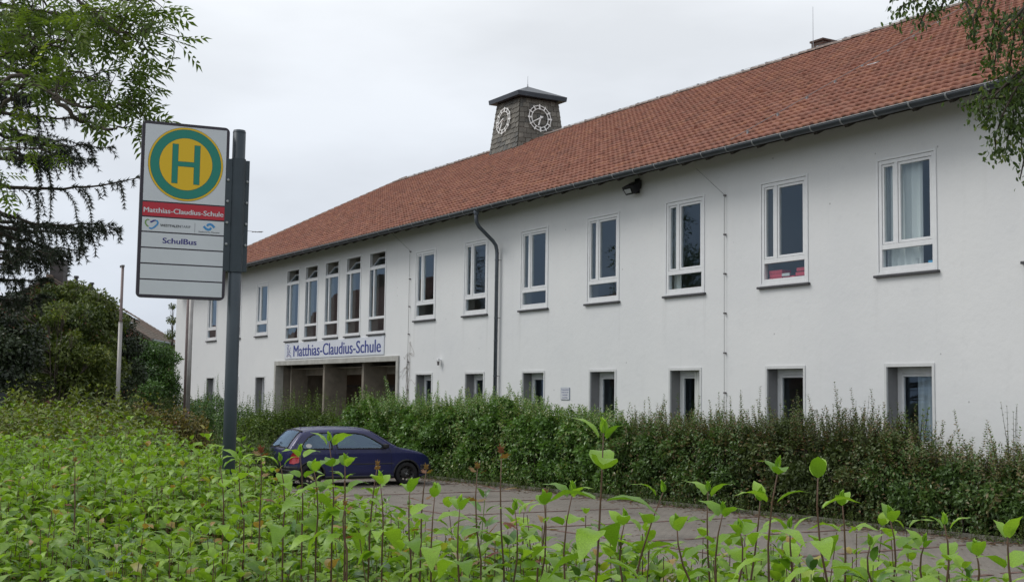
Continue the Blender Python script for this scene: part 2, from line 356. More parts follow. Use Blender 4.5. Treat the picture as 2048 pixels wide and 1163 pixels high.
# terrain: one big sheet, flat at lot level, rising to the street verge under the camera
def terrain_z(x, y):
    # distance from the bank line (the bank runs roughly parallel to the facade in front of the lot)
    s = (-11.2 - y)
    k = min(1, max(0, s/3.2)); k = k*k*(3-2*k)
    return -0.03 + .58*k
xs = [-1500, -400, -200, -120] + list(np.linspace(-95, 25, 61)) + [60, 150, 400, 1500]
ys = [-1500, -400, -150, -80, -50, -35, -26] + list(np.linspace(-22, -9, 27)) + [-6, 0, 20, 40, 80, 200, 500, 1500]
tv = [(x, y, terrain_z(x, y)) for y in ys for x in xs]; nx = len(xs)
tf = [(j*nx+i, j*nx+i+1, (j+1)*nx+i+1, (j+1)*nx+i) for j in range(len(ys)-1) for i in range(nx-1)]
ground = MB().add(tv, tf).build('ground', M['grassland'], smooth=True); tag(ground, kind='structure')
KA, KB = np.array([-22.12, -2.83]), np.array([-13.17, -1.99])     # kerb line as seen
kd = (KB-KA)/np.linalg.norm(KB-KA); kn = np.array([-kd[1], kd[0]])  # kn points to the building
def kerb_y(x): return KA[1] + (x-KA[0])*kd[1]/kd[0]
lot_pts = [(-33.5, -11.55), (8, -11.55), (8, kerb_y(8)), (-33.5, kerb_y(-33.5))]
lot = sheet('parking_lot', lot_pts, .0, M['setts'])
# rows of single red pavers marking the bays
paver = MB().box((-.045, -.1, 0), (.045, .1, .006)); pm = bpy.data.meshes.new('red_paver'); pm.from_pydata(paver.v, [], paver.f); pm.materials.append(M['red_brick_line'])
for i in range(9):
    x = -30.6 + i*2.45
    y = kerb_y(x) - .15
    for j in range(24):
        if rnd.random() < .12: continue
        o = inst('red_paver', pm, lot, (x + rnd.uniform(-.006, .006), y - .11 - j*.21, .001 + rnd.uniform(0, .004)))
        o.rotation_euler.z = rnd.uniform(-.03, .03)
x = -32
while x < -8:                                                      # the row closing the bays
    o = inst('red_paver', pm, lot, (x, kerb_y(x) - 5.35, .001 + rnd.uniform(0, .003))); o.rotation_euler.z = math.pi/2 + rnd.uniform(-.03, .03)
    x += .21
# kerb stones
kerb = empty('kerb'); tag(kerb, 'low mossy concrete kerb at the foot of the hedge beside the parking lot', 'kerb')
km = MB().box((-.495, -.05, -.1), (.495, .05, .065)); kme = bpy.data.meshes.new('kerb_stone'); kme.from_pydata(km.v, [], km.f); kme.materials.append(M['kerb'])
s = -14
while s < 30:
    p = KA + kd*s
    o = inst('kerb_stone', kme, kerb, (p[0], p[1]+.05, rnd.uniform(-.012, .006))); o.rotation_euler = (rnd.uniform(-.03, .03), 0, math.atan2(kd[1], kd[0]) + rnd.uniform(-.006, .006))
    s += 1.0
bed = MB().add([(-70, -9.5, .012), (-33.6, -9.5, .012), (-33.6, kerb_y(-33.6)+.06, .03), (8, kerb_y(8)+.06, .03), (8, .5, .06), (-70, .5, .06)], [(0, 1, 2, 3, 4, 5)]).build('planting_bed', M['soil']); tag(bed, kind='structure')
street = MB().add([(-90, -30, .558), (40, -30, .558), (40, -24, .558), (-90, -24, .558)], [(0, 1, 2, 3)]).build('street', M['asphalt']); tag(street, kind='structure')
footpath = MB().add([(-90, -23.9, .57), (40, -23.9, .57), (40, -19.9, .57), (-90, -19.9, .57)], [(0, 1, 2, 3)]).build('footpath', plain('footpath_slabs', (.25, .24, .22), .9, var=.15, bump=.4)); tag(footpath, kind='structure')

# ================================================================== SCHOOL BUILDING
school = empty('school_building', (-36, 0, 0)); tag(school, 'long white plastered two-storey school with red pantile roof and clock tower', 'building')
OFF = Matrix.Translation((36, 0, 0))
def sb(o, parent=school):            # parent keeps world coordinates
    o.parent = parent
    if parent is school: o.location = (o.location[0]+36, o.location[1], o.location[2])
    return o
XL, XR, DEPTH = -67.0, -5.0, 16.6
x0, B, WW, ZT, ZS = -16.4724, 3.45507, 1.52114, 7.09668, 4.73539
upper = [(x0-k*B-WW, x0-k*B, ZS, ZT) for k in range(-3, 7)] + [(xr-WW, xr, ZS, ZT) for xr in (-53.03, -56.55, -60.07)]
tall = [(-50.85, -49.38), (-48.76, -47.36), (-46.66, -45.26), (-44.60, -43.20), (-42.49, -41.04)]
tallw = [(a, b, 4.40, 7.40) for a, b in tall]
lowx = [x0-k*B-.164 for k in range(-3, 7)] + [-53.2, -56.7, -60.22]
lower = [(xr-1.14, xr, 1.28, 2.90) for xr in lowx]
PORCH = (-51.75, -39.98, .12, 3.40)
openings = upper + tallw + lower + [PORCH]
# facade mesh
bx = sorted(set([XL, XR] + [o[0] for o in openings] + [o[1] for o in openings])); bz = sorted(set([-.3, 7.95] + [o[2] for o in openings] + [o[3] for o in openings]))
vs = {}; mb = MB()
def vid(x, z):
    if (x, z) not in vs: vs[(x, z)] = len(mb.v); mb.v.append((x, 0.0, z))
    return vs[(x, z)]
for i in range(len(bx)-1):
    for j in range(len(bz)-1):
        cx, cz = (bx[i]+bx[i+1])/2, (bz[j]+bz[j+1])/2
        if any(o[0] < cx < o[1] and o[2] < cz < o[3] for o in openings): continue
        mb.f.append((vid(bx[i], bz[j]), vid(bx[i+1], bz[j]), vid(bx[i+1], bz[j+1]), vid(bx[i], bz[j+1])))
# end walls and rear
mb.add([(XL, 0, -.3), (XL, DEPTH, -.3), (XL, DEPTH, 7.95), (XL, 0, 7.95)], [(1, 0, 3, 2)])
mb.add([(XR, 0, -.3), (XR, DEPTH, -.3), (XR, DEPTH, 7.95), (XR, 0, 7.95)], [(0, 1, 2, 3)])
mb.add([(XL, DEPTH, -.3), (XR, DEPTH, -.3), (XR, DEPTH, 7.95), (XL, DEPTH, 7.95)], [(1, 0, 3, 2)])
sb(mb.build('facade', M['wall']))
# rooms behind the panes
mb = MB()
for (za, zb) in ((.3, 3.25), (3.75, 7.45)):
    mb.add([(XL+.1, 5, za), (XR-.1, 5, za), (XR-.1, 5, zb), (XL+.1, 5, zb)], [(0, 1, 2, 3)])
    mb.add([(XL+.1, .42, zb), (XR-.1, .42, zb), (XR-.1, 5, zb), (XL+.1, 5, zb)], [(0, 1, 2, 3)])
    for x in np.arange(-63.5, -6, 6.9):
        if not (za < 3 and PORCH[0]-.3 < x < PORCH[1]+.3): mb.add([(x, .42, za), (x, 5, za), (x, 5, zb), (x, .42, zb)], [(0, 1, 2, 3)])
sb(mb.build('room_wall', M['room']))
mb = MB()
for za in (.3, 3.75): mb.add([(XL+.1, .42, za), (XR-.1, .42, za), (XR-.1, 5, za), (XL+.1, 5, za)], [(0, 1, 2, 3)])
sb(mb.build('room_floor', M['room_floor']))
# inner face of the outer wall so that rooms are closed (same openings)
mb2 = MB(); vs2 = {}
def vid2(x, z):
    if (x, z) not in vs2: vs2[(x, z)] = len(mb2.v); mb2.v.append((x, .40, z))
    return vs2[(x, z)]
for i in range(len(bx)-1):
    for j in range(len(bz)-1):
        cx, cz = (bx[i]+bx[i+1])/2, (bz[j]+bz[j+1])/2
        if any(o[0] < cx < o[1] and o[2] < cz < o[3] for o in openings): continue
        mb2.f.append((vid2(bx[i], bz[j]), vid2(bx[i], bz[j+1]), vid2(bx[i+1], bz[j+1]), vid2(bx[i+1], bz[j])))
sb(mb2.build('inner_wall', M['room']))

def ring(mb, a, b, c, d, t, y0, y1):     # rectangular frame x a..b, z c..d, member width t (or tuple l,r,b,t)
    l, r, bo, to = t if isinstance(t, tuple) else (t,)*4
    mb.box((a, y0, c), (a+l, y1, d)); mb.box((b-r, y0, c), (b, y1, d))
    mb.box((a+l, y0, c), (b-r, y1, c+bo)); mb.box((a+l, y0, d-to), (b-r, y1, d))
def reveal(mb, a, b, c, d, y0, y1):
    mb.add([(a, y0, c), (a, y1, c), (a, y1, d), (a, y0, d)], [(0, 1, 2, 3)]); mb.add([(b, y0, c), (b, y1, c), (b, y1, d), (b, y0, d)], [(0, 3, 2, 1)])
    mb.add([(a, y0, d), (b, y0, d), (b, y1, d), (a, y1, d)], [(0, 3, 2, 1)]); mb.add([(a, y0, c), (b, y0, c), (b, y1, c), (a, y1, c)], [(0, 1, 2, 3)])

def pane(a, b, c, d, y, parent):
    o = MB().add([(a, y, c), (b, y, c), (b, y, d), (a, y, d)], [(0, 1, 2, 3)]).build('pane', M['glass'], parent)
    return o
def win_upper(a, b, c, d):
    W, H = b-a, d-c; w_ = empty('window', (a+36, 0, c)); w_.parent = school
    f = MB(); ring(f, 0, W, 0, H, (.055, .055, .05, .05), -.022, .09)        # casing
    f.build('casing', M['white'], w_, bevel=.006)
    f = MB(); ring(f, .062, W-.062, .052, H-.057, (.075, .06, .10, .075), -.006, .10)
    xm = .34*W - .05; zt = .235*H
    f.box((xm, -.005, zt+.05), (xm+.085, .10, H-.13)); f.box((.137, -.004, zt-.05), (W-.122, .10, zt+.05))
    f.build('frame', M['white'], w_, bevel=.005)
    f = MB(); ring(f, .145, xm-.008, zt+.058, H-.140, .045, .008, .08); f.build('sash', M['white'], w_, bevel=.005)
    f = MB(); ring(f, xm+.093, W-.130, zt+.058, H-.140, .052, .008, .08); f.build('sash', M['white'], w_, bevel=.005)
    pane(.19, xm-.053, zt+.103, H-.185, .045, w_); pane(xm+.145, W-.182, zt+.11, H-.192, .045, w_); pane(.137, W-.122, .152, zt-.05, .05, w_)
    s = MB().box((-.05, -.075, -.055), (W+.05, .06, -.004)); s.build('sill', M['sill'], w_, bevel=.008)
    r = MB(); reveal(r, .001, W-.001, .001, H-.001, .09, .40); r.build('reveal', M['room'], w_)
    return w_
def win_tall(a, b, c, d):
    W, H = b-a, d-c; w_ = empty('window', (a+36, 0, c)); w_.parent = school
    f = MB(); ring(f, 0, W, 0, H, (.07, .07, .10, .055), -.022, .09)
    z1, z2 = .195*H, .80*H
    f.box((.07, -.012, z1-.045), (W-.07, .09, z1+.045)); f.box((.07, -.012, z2-.05), (W-.07, .09, z2+.05))
    xm = .26*W; f.box((xm, -.010, z1+.045), (xm+.085, .09, z2-.05))
    f.build('frame', M['white'], w_, bevel=.005)
    pane(.07, W-.07, .10, z1-.045, .04, w_); pane(.07, xm, z1+.045, z2-.05, .04, w_); pane(xm+.085, W-.07, z1+.045, z2-.05, .04, w_)
    # hopper sash tilted into the room, hinged at its foot
    hz0, hz1 = z2+.055, H-.06; hh = hz1-hz0
    f = MB(); ring(f, .085, W-.085, 0, hh, .05, -.02, .03)
    s = f.build('hopper', M['white'], w_, bevel=.004); s.location = (0, .06, hz0); s.rotation_euler.x = -math.radians(38)
    pn = MB().add([(.135, .005, .05), (W-.135, .005, .05), (W-.135, .005, hh-.05), (.135, .005, hh-.05)], [(0, 1, 2, 3)]).build('hopper_pane', M['glass'], w_)
    pn.location = s.location; pn.rotation_euler = s.rotation_euler
    MB().box((-.03, -.075, -.055), (W+.03, .06, -.004)).build('sill', M['sill'], w_, bevel=.008)
    r = MB(); reveal(r, .001, W-.001, .001, H-.001, .09, .40); r.build('reveal', M['room'], w_)
def win_low(a, b, c, d):
    W, H = b-a, d-c; w_ = empty('window', (a+36, 0, c)); w_.parent = school
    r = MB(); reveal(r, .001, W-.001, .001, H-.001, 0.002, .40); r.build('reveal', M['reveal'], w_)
    f = MB(); ring(f, -.055, W+.055, -.03, H+.06, (.06, .06, .001, .065), -.018, .03); f.build('surround', M['offwhite'], w_, bevel=.004)
    f = MB(); ring(f, .004, W-.004, .004, H-.004, (.11, .10, .12, .13), .30, .36)
    f.build('frame', M['white'], w_, bevel=.005)
    f = MB(); ring(f, .118, W-.108, .128, H-.138, .055, .285, .345); f.build('sash', M['white'], w_, bevel=.005)
    pane(.17, W-.16, .18, H-.19, .315, w_)
    MB().box((-.02, -.06, -.05), (W+.02, .30, -.002)).build('sill', M['offwhite'], w_, bevel=.006)
for o in upper: win_upper(*o)
for o in tallw: win_tall(*o)
for o in lower: win_low(*o)

# porch: concrete frame, fins, recessed brown wall with doors
a, b, c, d = PORCH
porch = empty('porch', (36, 0, 0)); porch.parent = school
f = MB(); ring(f, a-.16, b+.16, c-.05, d+.17, (.17, .17, .001, .18), -.06, .30); f.build('porch_frame', M['concrete2'], porch, bevel=.01)
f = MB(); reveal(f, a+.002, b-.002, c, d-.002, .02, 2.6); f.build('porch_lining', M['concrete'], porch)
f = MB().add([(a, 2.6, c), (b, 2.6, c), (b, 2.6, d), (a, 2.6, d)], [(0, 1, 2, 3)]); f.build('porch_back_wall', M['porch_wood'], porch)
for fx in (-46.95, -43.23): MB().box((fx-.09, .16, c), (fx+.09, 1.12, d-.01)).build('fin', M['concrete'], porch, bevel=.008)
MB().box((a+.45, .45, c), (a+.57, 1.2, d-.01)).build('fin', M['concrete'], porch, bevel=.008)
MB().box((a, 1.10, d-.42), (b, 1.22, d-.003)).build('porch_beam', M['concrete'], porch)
for dx in (-49.6, -45.6, -41.9):
    dm = MB(); ring(dm, dx-.75, dx+.75, c, 2.6, .08, 2.52, 2.58); dm.build('door', M['dark_wood'], porch); pane(dx-.67, dx+.67, c+.08, 2.52, 2.56, porch)
MB().box((a-.3, -1.6, -.1), (b+.3, .02, .11)).build('porch_step', M['concrete2'], porch, bevel=.015)

# ---------------------------------------------------------------- roof
EY, EZ, RY, RZ = -.78, 7.86, 8.29, 12.97
P_ = math.atan2(RZ-EZ, RY-EY); cp, sp_ = math.cos(P_), math.sin(P_)
HX = -66.3                                            # eave corner of the hip
roof = empty('roof', (36, 0, 0)); roof.parent = school
def rp(x, s, h=0): return (x, EY + s*cp - h*sp_, EZ + s*sp_ + h*cp)
SL = math.hypot(RY-EY, RZ-EZ); WID = RY-EY
HXR = HX + WID
rm = MB()
for h in (-.02,):
    rm.add([rp(HX, 0, h), rp(XR+.4, 0, h), rp(XR+.4, SL, h), rp(HXR, SL, h)], [(0, 1, 2, 3)])
bk = 2*RY - EY
rm.add([(HX, bk, EZ), (XR+.4, bk, EZ), (XR+.4, RY, RZ), (HXR, RY, RZ)], [(1, 0, 3, 2)])
rm.add([(HX, EY, EZ), (HX, bk, EZ), (HXR, RY, RZ)], [(1, 0, 2)])
rm.build('roof_deck', M['tile'], roof)
rm = MB().add([rp(HX+.1, .03, -.07), rp(XR+.4, .03, -.07), rp(XR+.4, 1.35, -.07), rp(HX+1.2, 1.35, -.07)], [(3, 2, 1, 0)])
rm.add([(XR+.35, EY, EZ), (XR+.35, bk, EZ), (XR+.35, RY, RZ)], [(0, 1, 2)])
rm.add([(XL, .001, 7.9), (XR, .001, 7.9), (XR, .001, 8.28), (XL, .001, 8.28)], [(0, 1, 2, 3)])
rm.build('soffit', M['dark_wood'], roof)
rx = -66.0
while rx < XR:
    MB().add([rp(rx-.05, -.0, -.08), rp(rx+.05, 0, -.08), rp(rx+.05, 1.1, -.08), rp(rx-.05, 1.1, -.08), rp(rx-.05, .04, -.19), rp(rx+.05, .04, -.19), rp(rx+.05, 1.1, -.24), rp(rx-.05, 1.1, -.24)],
        [(0, 1, 2, 3), (7, 6, 5, 4), (0, 4, 5, 1), (1, 5, 6, 2), (2, 6, 7, 3), (3, 7, 4, 0)]).build('rafter_tail', M['dark_wood'], roof)
    rx += .87
# pantile
TW, TR = .225, .36
prof = [(0, .002), (.10, .020), (.24, .033), (.40, .032), (.55, .020), (.70, .006), (.84, -.002), (1.0, -.001), (1.08, .010)]
def tile_geo():
    v = []; f = []
    n = len(prof)
    for (y, dz) in ((-.035, .075), (TR+.03, .004)):
        for u, z in prof: v.append((u*TW, y, z+dz))
    for i in range(n-1): f.append((i, i+1, n+i+1, n+i))
    b0 = len(v)
    for u, z in prof: v.append((u*TW, -.025, z+.075-.055))
    for i in range(n-1): f.append((b0+i, b0+i+1, i+1, i))
    return np.array(v), f
tv_, tf_ = tile_geo()
tme = bpy.data.meshes.new('roof_tile'); tme.from_pydata(tv_.tolist(), [], tf_); tme.materials.append(M['tile']); tme.polygons.foreach_set('use_smooth', [True]*len(tme.polygons))
Rx = np.array([[1, 0, 0], [0, cp, -sp_], [0, sp_, cp]])
cells = []
nrow = int(SL/TR)
for r in range(nrow):
    s = r*TR + .02; yp = s*cp
    for i in range(int((XR-3.0-HX)/TW)):
        x = HX + i*TW
        if x < HX + yp + .05: continue
        cells.append((r, x, s))
def tile_M(r, x, s, jit=True):
    tl = rnd.gauss(0, .012) if jit else 0; yw = rnd.gauss(0, .010)
    if r == 0: tl += .0
    Rj = np.array([[math.cos(yw), -math.sin(yw), 0], [math.sin(yw), math.cos(yw), 0], [0, 0, 1]]) @ np.array([[1, 0, 0], [0, math.cos(tl), -math.sin(tl)], [0, math.sin(tl), math.cos(tl)]])
    return Rx @ Rj, np.array(rp(x, s, rnd.uniform(-.003, .006)))
dist = []
for k, (r, x, s) in enumerate(cells):
    p = rp(x, s); u, v_, z = pix(p)
    dist.append((z if (-20 < u < 2068 and -20 < v_ < 1180) else 1e6+z, k))
near = set(k for _, k in sorted(dist)[:300])
V = []; nv = len(tv_); F = []
for k, (r, x, s) in enumerate(cells):
    R, o = tile_M(r, x, s)
    if k in near:
        mm = Matrix.Identity(4)
        for i in range(3):
            for j in range(3): mm[i][j] = R[i, j]
            mm[i][3] = o[i]
        inst('roof_tile', tme, roof, mat=mm)
    else:
        F.append(len(V)); V.append(tv_ @ R.T + o)
V = np.concatenate(V); ff = np.array(tf_); F = (ff[None] + (np.arange(len(F))*nv)[:, None, None]).reshape(-1, 4)
me = arr_mesh('tile_field', V, F); o = link('tile_field', me, M['tile'], roof, smooth=True); tag(o, kind='stuff')
# ridge and hip tiles
def half_round(Lg, r0, r1, n=7):
    v = []; f = []
    for (y, r) in ((0, r0), (Lg, r1)):
        for k in range(n+1):
            g = math.pi*k/n; v.append((y, r*math.cos(g), r*.8*math.sin(g)))
    for k in range(n): f.append((k, k+1, n+2+k, n+1+k))
    f.append(tuple(range(n+1)))
    return v, f
hv, hf = half_round(.42, .13, .105); rme = bpy.data.meshes.new('ridge_tile'); rme.from_pydata(hv, [], hf); rme.materials.append(M['ridge']); rme.polygons.foreach_set('use_smooth', [True]*len(rme.polygons))
x = HXR
while x < XR:
    if not (-46.4 < x < -43.6):
        o = inst('ridge_tile', rme, roof, (x, RY, RZ-.015+rnd.uniform(-.008, .012))); o.rotation_euler = (rnd.uniform(-.03, .03), rnd.uniform(-.02, .01), rnd.uniform(-.02, .02))
    x += .37
hd = Vector((WID, WID, RZ-EZ)); hl = hd.length; hd.normalize(); q = hd.to_track_quat('X', 'Z')
s = .1
while s < hl:
    p = Vector((HX, EY, EZ+.02)) + hd*s; o = inst('hip_tile', rme, roof, p); o.rotation_mode = 'QUATERNION'; o.rotation_quaternion = q; s += .37
# ridge wire and clips, conductor up the slope, odd vent and glass tiles
MB().tube([(HXR, RY, RZ+.115), (-46.2, RY, RZ+.115)], .005, 4).build('ridge_wire', M['cable'], roof)
MB().tube([(-43.7, RY, RZ+.115), (XR, RY, RZ+.115)], .005, 4).build('ridge_wire', M['cable'], roof)
x = HXR+.5
clipm = MB().box((-.035, -.03, 0), (.035, .03, .118)); cme = bpy.data.meshes.new('wire_clip'); cme.from_pydata(clipm.v, [], clipm.f); cme.materials.append(M['bracket'])
while x < XR:
    if not (-46.4 < x < -43.4): inst('wire_clip', cme, roof, (x, RY-.02, RZ))
    x += 1.15
XC = -21.58
MB().tube([rp(XC, .1, .13), rp(XC, SL*.5, .115), rp(XC, SL-.1, .13)], .007, 4).build('roof_conductor', M['cable'], roof)
for s in np.arange(.6, SL, 1.05): MB().box((XC-.02, 0, 0), (XC+.02, .05, .12)).build('wire_clip', M['bracket'], roof).location = (0, rp(0, s, .02)[1], rp(0, s, .02)[2])
def roof_at(px, py):
    v = FW + RT*(px-1024)/FPX - UP*(py-581.5)/FPX; k = math.tan(P_)
    t = (EZ + (CAM[1]-EY)*k - CAM[2])/(v[2]-v[1]*k); return CAM + t*v
g = roof_at(1745, 133); s = (g[1]-EY)/cp
MB().add([rp(g[0]-.2, s-.12, .075), rp(g[0]+.2, s-.12, .075), rp(g[0]+.2, s+.14, .06), rp(g[0]-.2, s+.14, .06)], [(0, 1, 2, 3)]).build('glass_tile', plain('glass_tile', (.5, .53, .55), .2), roof)
for (px, py) in ((1240, 262), (1225, 238), (1125, 302), (1190, 330), (1152, 255), (1500, 135), (1530, 187), (1617, 155), (1715, 135), (1440, 210), (1830, 100), (1746, 75), (1126, 370), (905, 382), (1052, 330), (1400, 260)):
    g = roof_at(px, py); s = (g[1]-EY)/cp; hh = rnd.uniform(.05, .09)
    if s > SL-.3: continue
    MB().add([rp(g[0]-.09, s-.1, .06), rp(g[0]+.09, s-.1, .06), rp(g[0]+.1, s+.16, .05), rp(g[0]-.1, s+.16, .05), rp(g[0]-.06, s-.1, .06+hh), rp(g[0]+.06, s-.1, .06+hh)], [(0, 1, 5, 4), (4, 5, 2, 3), (0, 4, 3), (1, 2, 5)]).build('vent_tile', M['tile'], roof)
# chimney behind the ridge
CH = M['chim'] = brick_mat('chimney_brick', (.10, .045, .032), (.075, .04, .03), (.12, .11, .10))
cx = -28.25
ch = MB().box((cx-.38, RY+.35, RZ-.9), (cx+.12, RY+.95, RZ+.40)); ch.box((cx-.42, RY+.31, RZ+.403), (cx+.16, RY+.99, RZ+.46)); ch.build('chimney', CH, roof)
MB().tube([(cx-.05, RY+.1, RZ-.3), (cx-.05, RY+.1, RZ+1.45)], [.012, .006], 6).build('lightning_rod', M['rod'], roof)

# gutter and downpipe
gy, gz, gr = EY-.085, EZ-.035, .100
gm = MB(); n = 9; pts = [(math.cos(g)*gr, math.sin(g)*gr) for g in np.linspace(math.pi, 2*math.pi, n)]
xs_ = [HX-.05, -55, -44, -33.5, -22, -12, XR+.4]
for x in xs_:
    for (u, v_) in pts: gm.v.append((x, gy+u, gz+v_))
for i in range(len(xs_)-1):
    for k in range(n-1): gm.f.append((i*n+k, i*n+k+1, (i+1)*n+k+1, (i+1)*n+k))
gut = gm.build('gutter', M['gutter'], smooth=True); sb(gut)
md = gut.modifiers.new('thick', 'SOLIDIFY'); md.thickness = .006
MB().tube([(HX-.05, gy-gr, gz+.004), (XR+.4, gy-gr, gz+.004)], .010, 6).build('gutter_bead', M['bracket'], gut)
sm_ = MB()
for i, g in enumerate(np.linspace(math.pi*.98, 1.62*math.pi, 8)):
    for dx in (-.020, .020): sm_.v.append((dx, gy+math.cos(g)*(gr+.006), gz+math.sin(g)*(gr+.006)))
for i in range(7): sm_.f.append((2*i, 2*i+1, 2*i+3, 2*i+2))
sme = bpy.data.meshes.new('gutter_strap'); sme.from_pydata(sm_.v, [], sm_.f); sme.materials.append(M['bracket'])
x = -15.42 - .87*58
while x < XR: inst('gutter_strap', sme, gut, (x + rnd.uniform(-.02, .02), 0, 0)); x += .87
dx = -33.0
dp = MB().tube([(dx, gy, gz-.02), (dx, gy, gz-.32), (dx, gy+.02, gz-.42), (dx, gy+.10, gz-.54), (dx, -.26, 7.02-.14), (dx, -.17, 6.93-.16), (dx, -.13, 6.78-.16), (dx, -.12, 6.6-.16), (dx, -.12, .05)], .056, 12)
dpo = sb(dp.build('downpipe', M['zinc'], smooth=True))
MB().tube([(dx, gy, gz-.03), (dx, gy, gz-.14), (dx, gy, gz-.20)], [.085, .08, .063], 12).build('outlet_funnel', M['zinc'], dpo)
for z in (6.3, 4.55, 2.8, 1.2):
    MB().tube([(dx, -.12, z), (dx, -.12, z+.04)], .063, 12).build('pipe_clamp', M['zinc'], dpo); MB().tube([(dx+.05, -.12, z+.02), (dx+.05, .0, z+.02)], .008, 6).build('clamp_pin', M['clip'], dpo)
for z in (6.55, 3.9): MB().tube([(dx, -.12, z-.05), (dx, -.12, z)], .0605, 12).build('pipe_socket', M['zinc'], dpo)
# conductor wires down the facade
def conductor(x, top, off, zb, gap):
    o = sb(MB().tube([(x-off, -.45, top+.62), (x-.05, -.06, top), (x, -.05, top-.04), (x, -.05, zb)], .0065, 5).build('lightning_conductor', M['cable']))
    z = top-.06
    while z > zb:
        m = MB().box((x-.022, -.065, z-.018), (x+.022, 0, z+.018)); m.build('clip', M['clip'], o); z -= gap
conductor(-22.62, 7.02, .55, .3, .92); conductor(-39.08, 7.2, .65, .3, .95)

# ---------------------------------------------------------------- clock tower on the ridge
tow = empty('clock_tower', (36, 0, 0)); tow.parent = school
ZB, ZTT = 11.7, 14.52
cxm, cym = -44.88, 8.20
def half(z): return 1.005 + (ZTT-z)*(1.24-1.005)/(ZTT-12.35)
hx = lambda z: half(z)*.93
hy = lambda z: half(z)*.93
def tc4(z, e=0): return [(cxm-hx(z)-e, cym-hy(z)-e, z), (cxm+hx(z)+e, cym-hy(z)-e, z), (cxm+hx(z)+e, cym+hy(z)+e, z), (cxm-hx(z)-e, cym+hy(z)+e, z)]
MB().add(tc4(ZB, -.02) + tc4(ZTT, -.02), [(0, 1, 5, 4), (1, 2, 6, 5), (2, 3, 7, 6), (3, 0, 4, 7)]).build('tower_core', M['slate3'], tow)
# slates: rows on the two seen faces (and the other two), each slate its own piece
def face_pt(side, u, z, e):         # u -1..1 along the face
    h = hx(z)
    if side == 0: return (cxm+u*h, cym-hy(z)-e, z)
    if side == 1: return (cxm+hx(z)+e, cym+u*h, z)
    if side == 2: return (cxm-u*h, cym+hy(z)+e, z)
    return (cxm-hx(z)-e, cym-u*h, z)
rowh = .215
def roof_z(y): return RZ - abs(y-RY)*math.tan(P_)
rest = MB()
for side in range(4):
    z = 11.75; row = 0
    while z < ZTT-.02:
        zt_ = min(z+rowh+.045, ZTT); u = -1.0 - (.18 if row % 2 else 0)
        first = True
        while u < 1:
            wdt = rnd.uniform(.24, .42) if side in (0, 1) else .4
            ua, ub = max(u, -1.0), min(u+wdt, 1.0); u += wdt
            if ub-ua < .05: continue
            lean = .05 if side == 0 else .04
            dz = lambda q: -.03*q
            e0, e1 = .030+rnd.uniform(0, .008), .004
            um = (ua+ub)/2
            zr = rnd.uniform(-.02, .02); tilt = rnd.uniform(.015, .05)
            P4 = [face_pt(side, ua+.008, z+zr-tilt, e0), face_pt(side, ub-.008, z+zr+tilt*.4, e0-.006), face_pt(side, ub-.008, zt_, e1), face_pt(side, ua+.008, zt_, e1)]
            In = [face_pt(side, ua+.008, z+zr-tilt, e0-.016), face_pt(side, ub-.008, z+zr+tilt*.4, e0-.022)]
            m_ = MB().add(P4+In, [(0, 1, 2, 3), (4, 5, 1, 0), (0, 3, 4), (1, 5, 2)])
            yy = P4[0][1]
            vis = side in (0, 1) and zt_ > roof_z((P4[0][1]+P4[1][1])/2) - .15
            if vis: m_.build('slate', M[('slate', 'slate', 'slate2', 'slate3')[rnd.randrange(4)]], tow)
            else: rest.add(m_.v, m_.f)
        z += rowh; row += 1
tag(rest.build('rear_slates', M['slate'], tow), kind='stuff')
# hood: low pyramid with deep fascia
hzb, hzt = 14.50, 14.72; ov = 1.19
f = MB().add([(cxm-ov, cym-ov, hzb+.04), (cxm+ov, cym-ov, hzb+.04), (cxm+ov, cym+ov, hzb+.04), (cxm-ov, cym+ov, hzb+.04), (cxm-ov-.02, cym-ov-.02, hzt), (cxm+ov+.02, cym-ov-.02, hzt), (cxm+ov+.02, cym+ov+.02, hzt), (cxm-ov-.02, cym+ov+.02, hzt), (cxm, cym, 15.27)],
    [(3, 2, 1, 0), (0, 1, 5, 4), (1, 2, 6, 5), (2, 3, 7, 6), (3, 0, 4, 7), (4, 5, 8), (5, 6, 8), (6, 7, 8), (7, 4, 8)])
f.build('tower_hood', M['lead'], tow)
MB().tube([(cxm, cym, 15.2), (cxm, cym, 15.36), (cxm, cym, 15.37), (cxm, cym, 15.72)], [.03, .025, .012, .006], 6).build('finial_rod', M['rod'], tow)
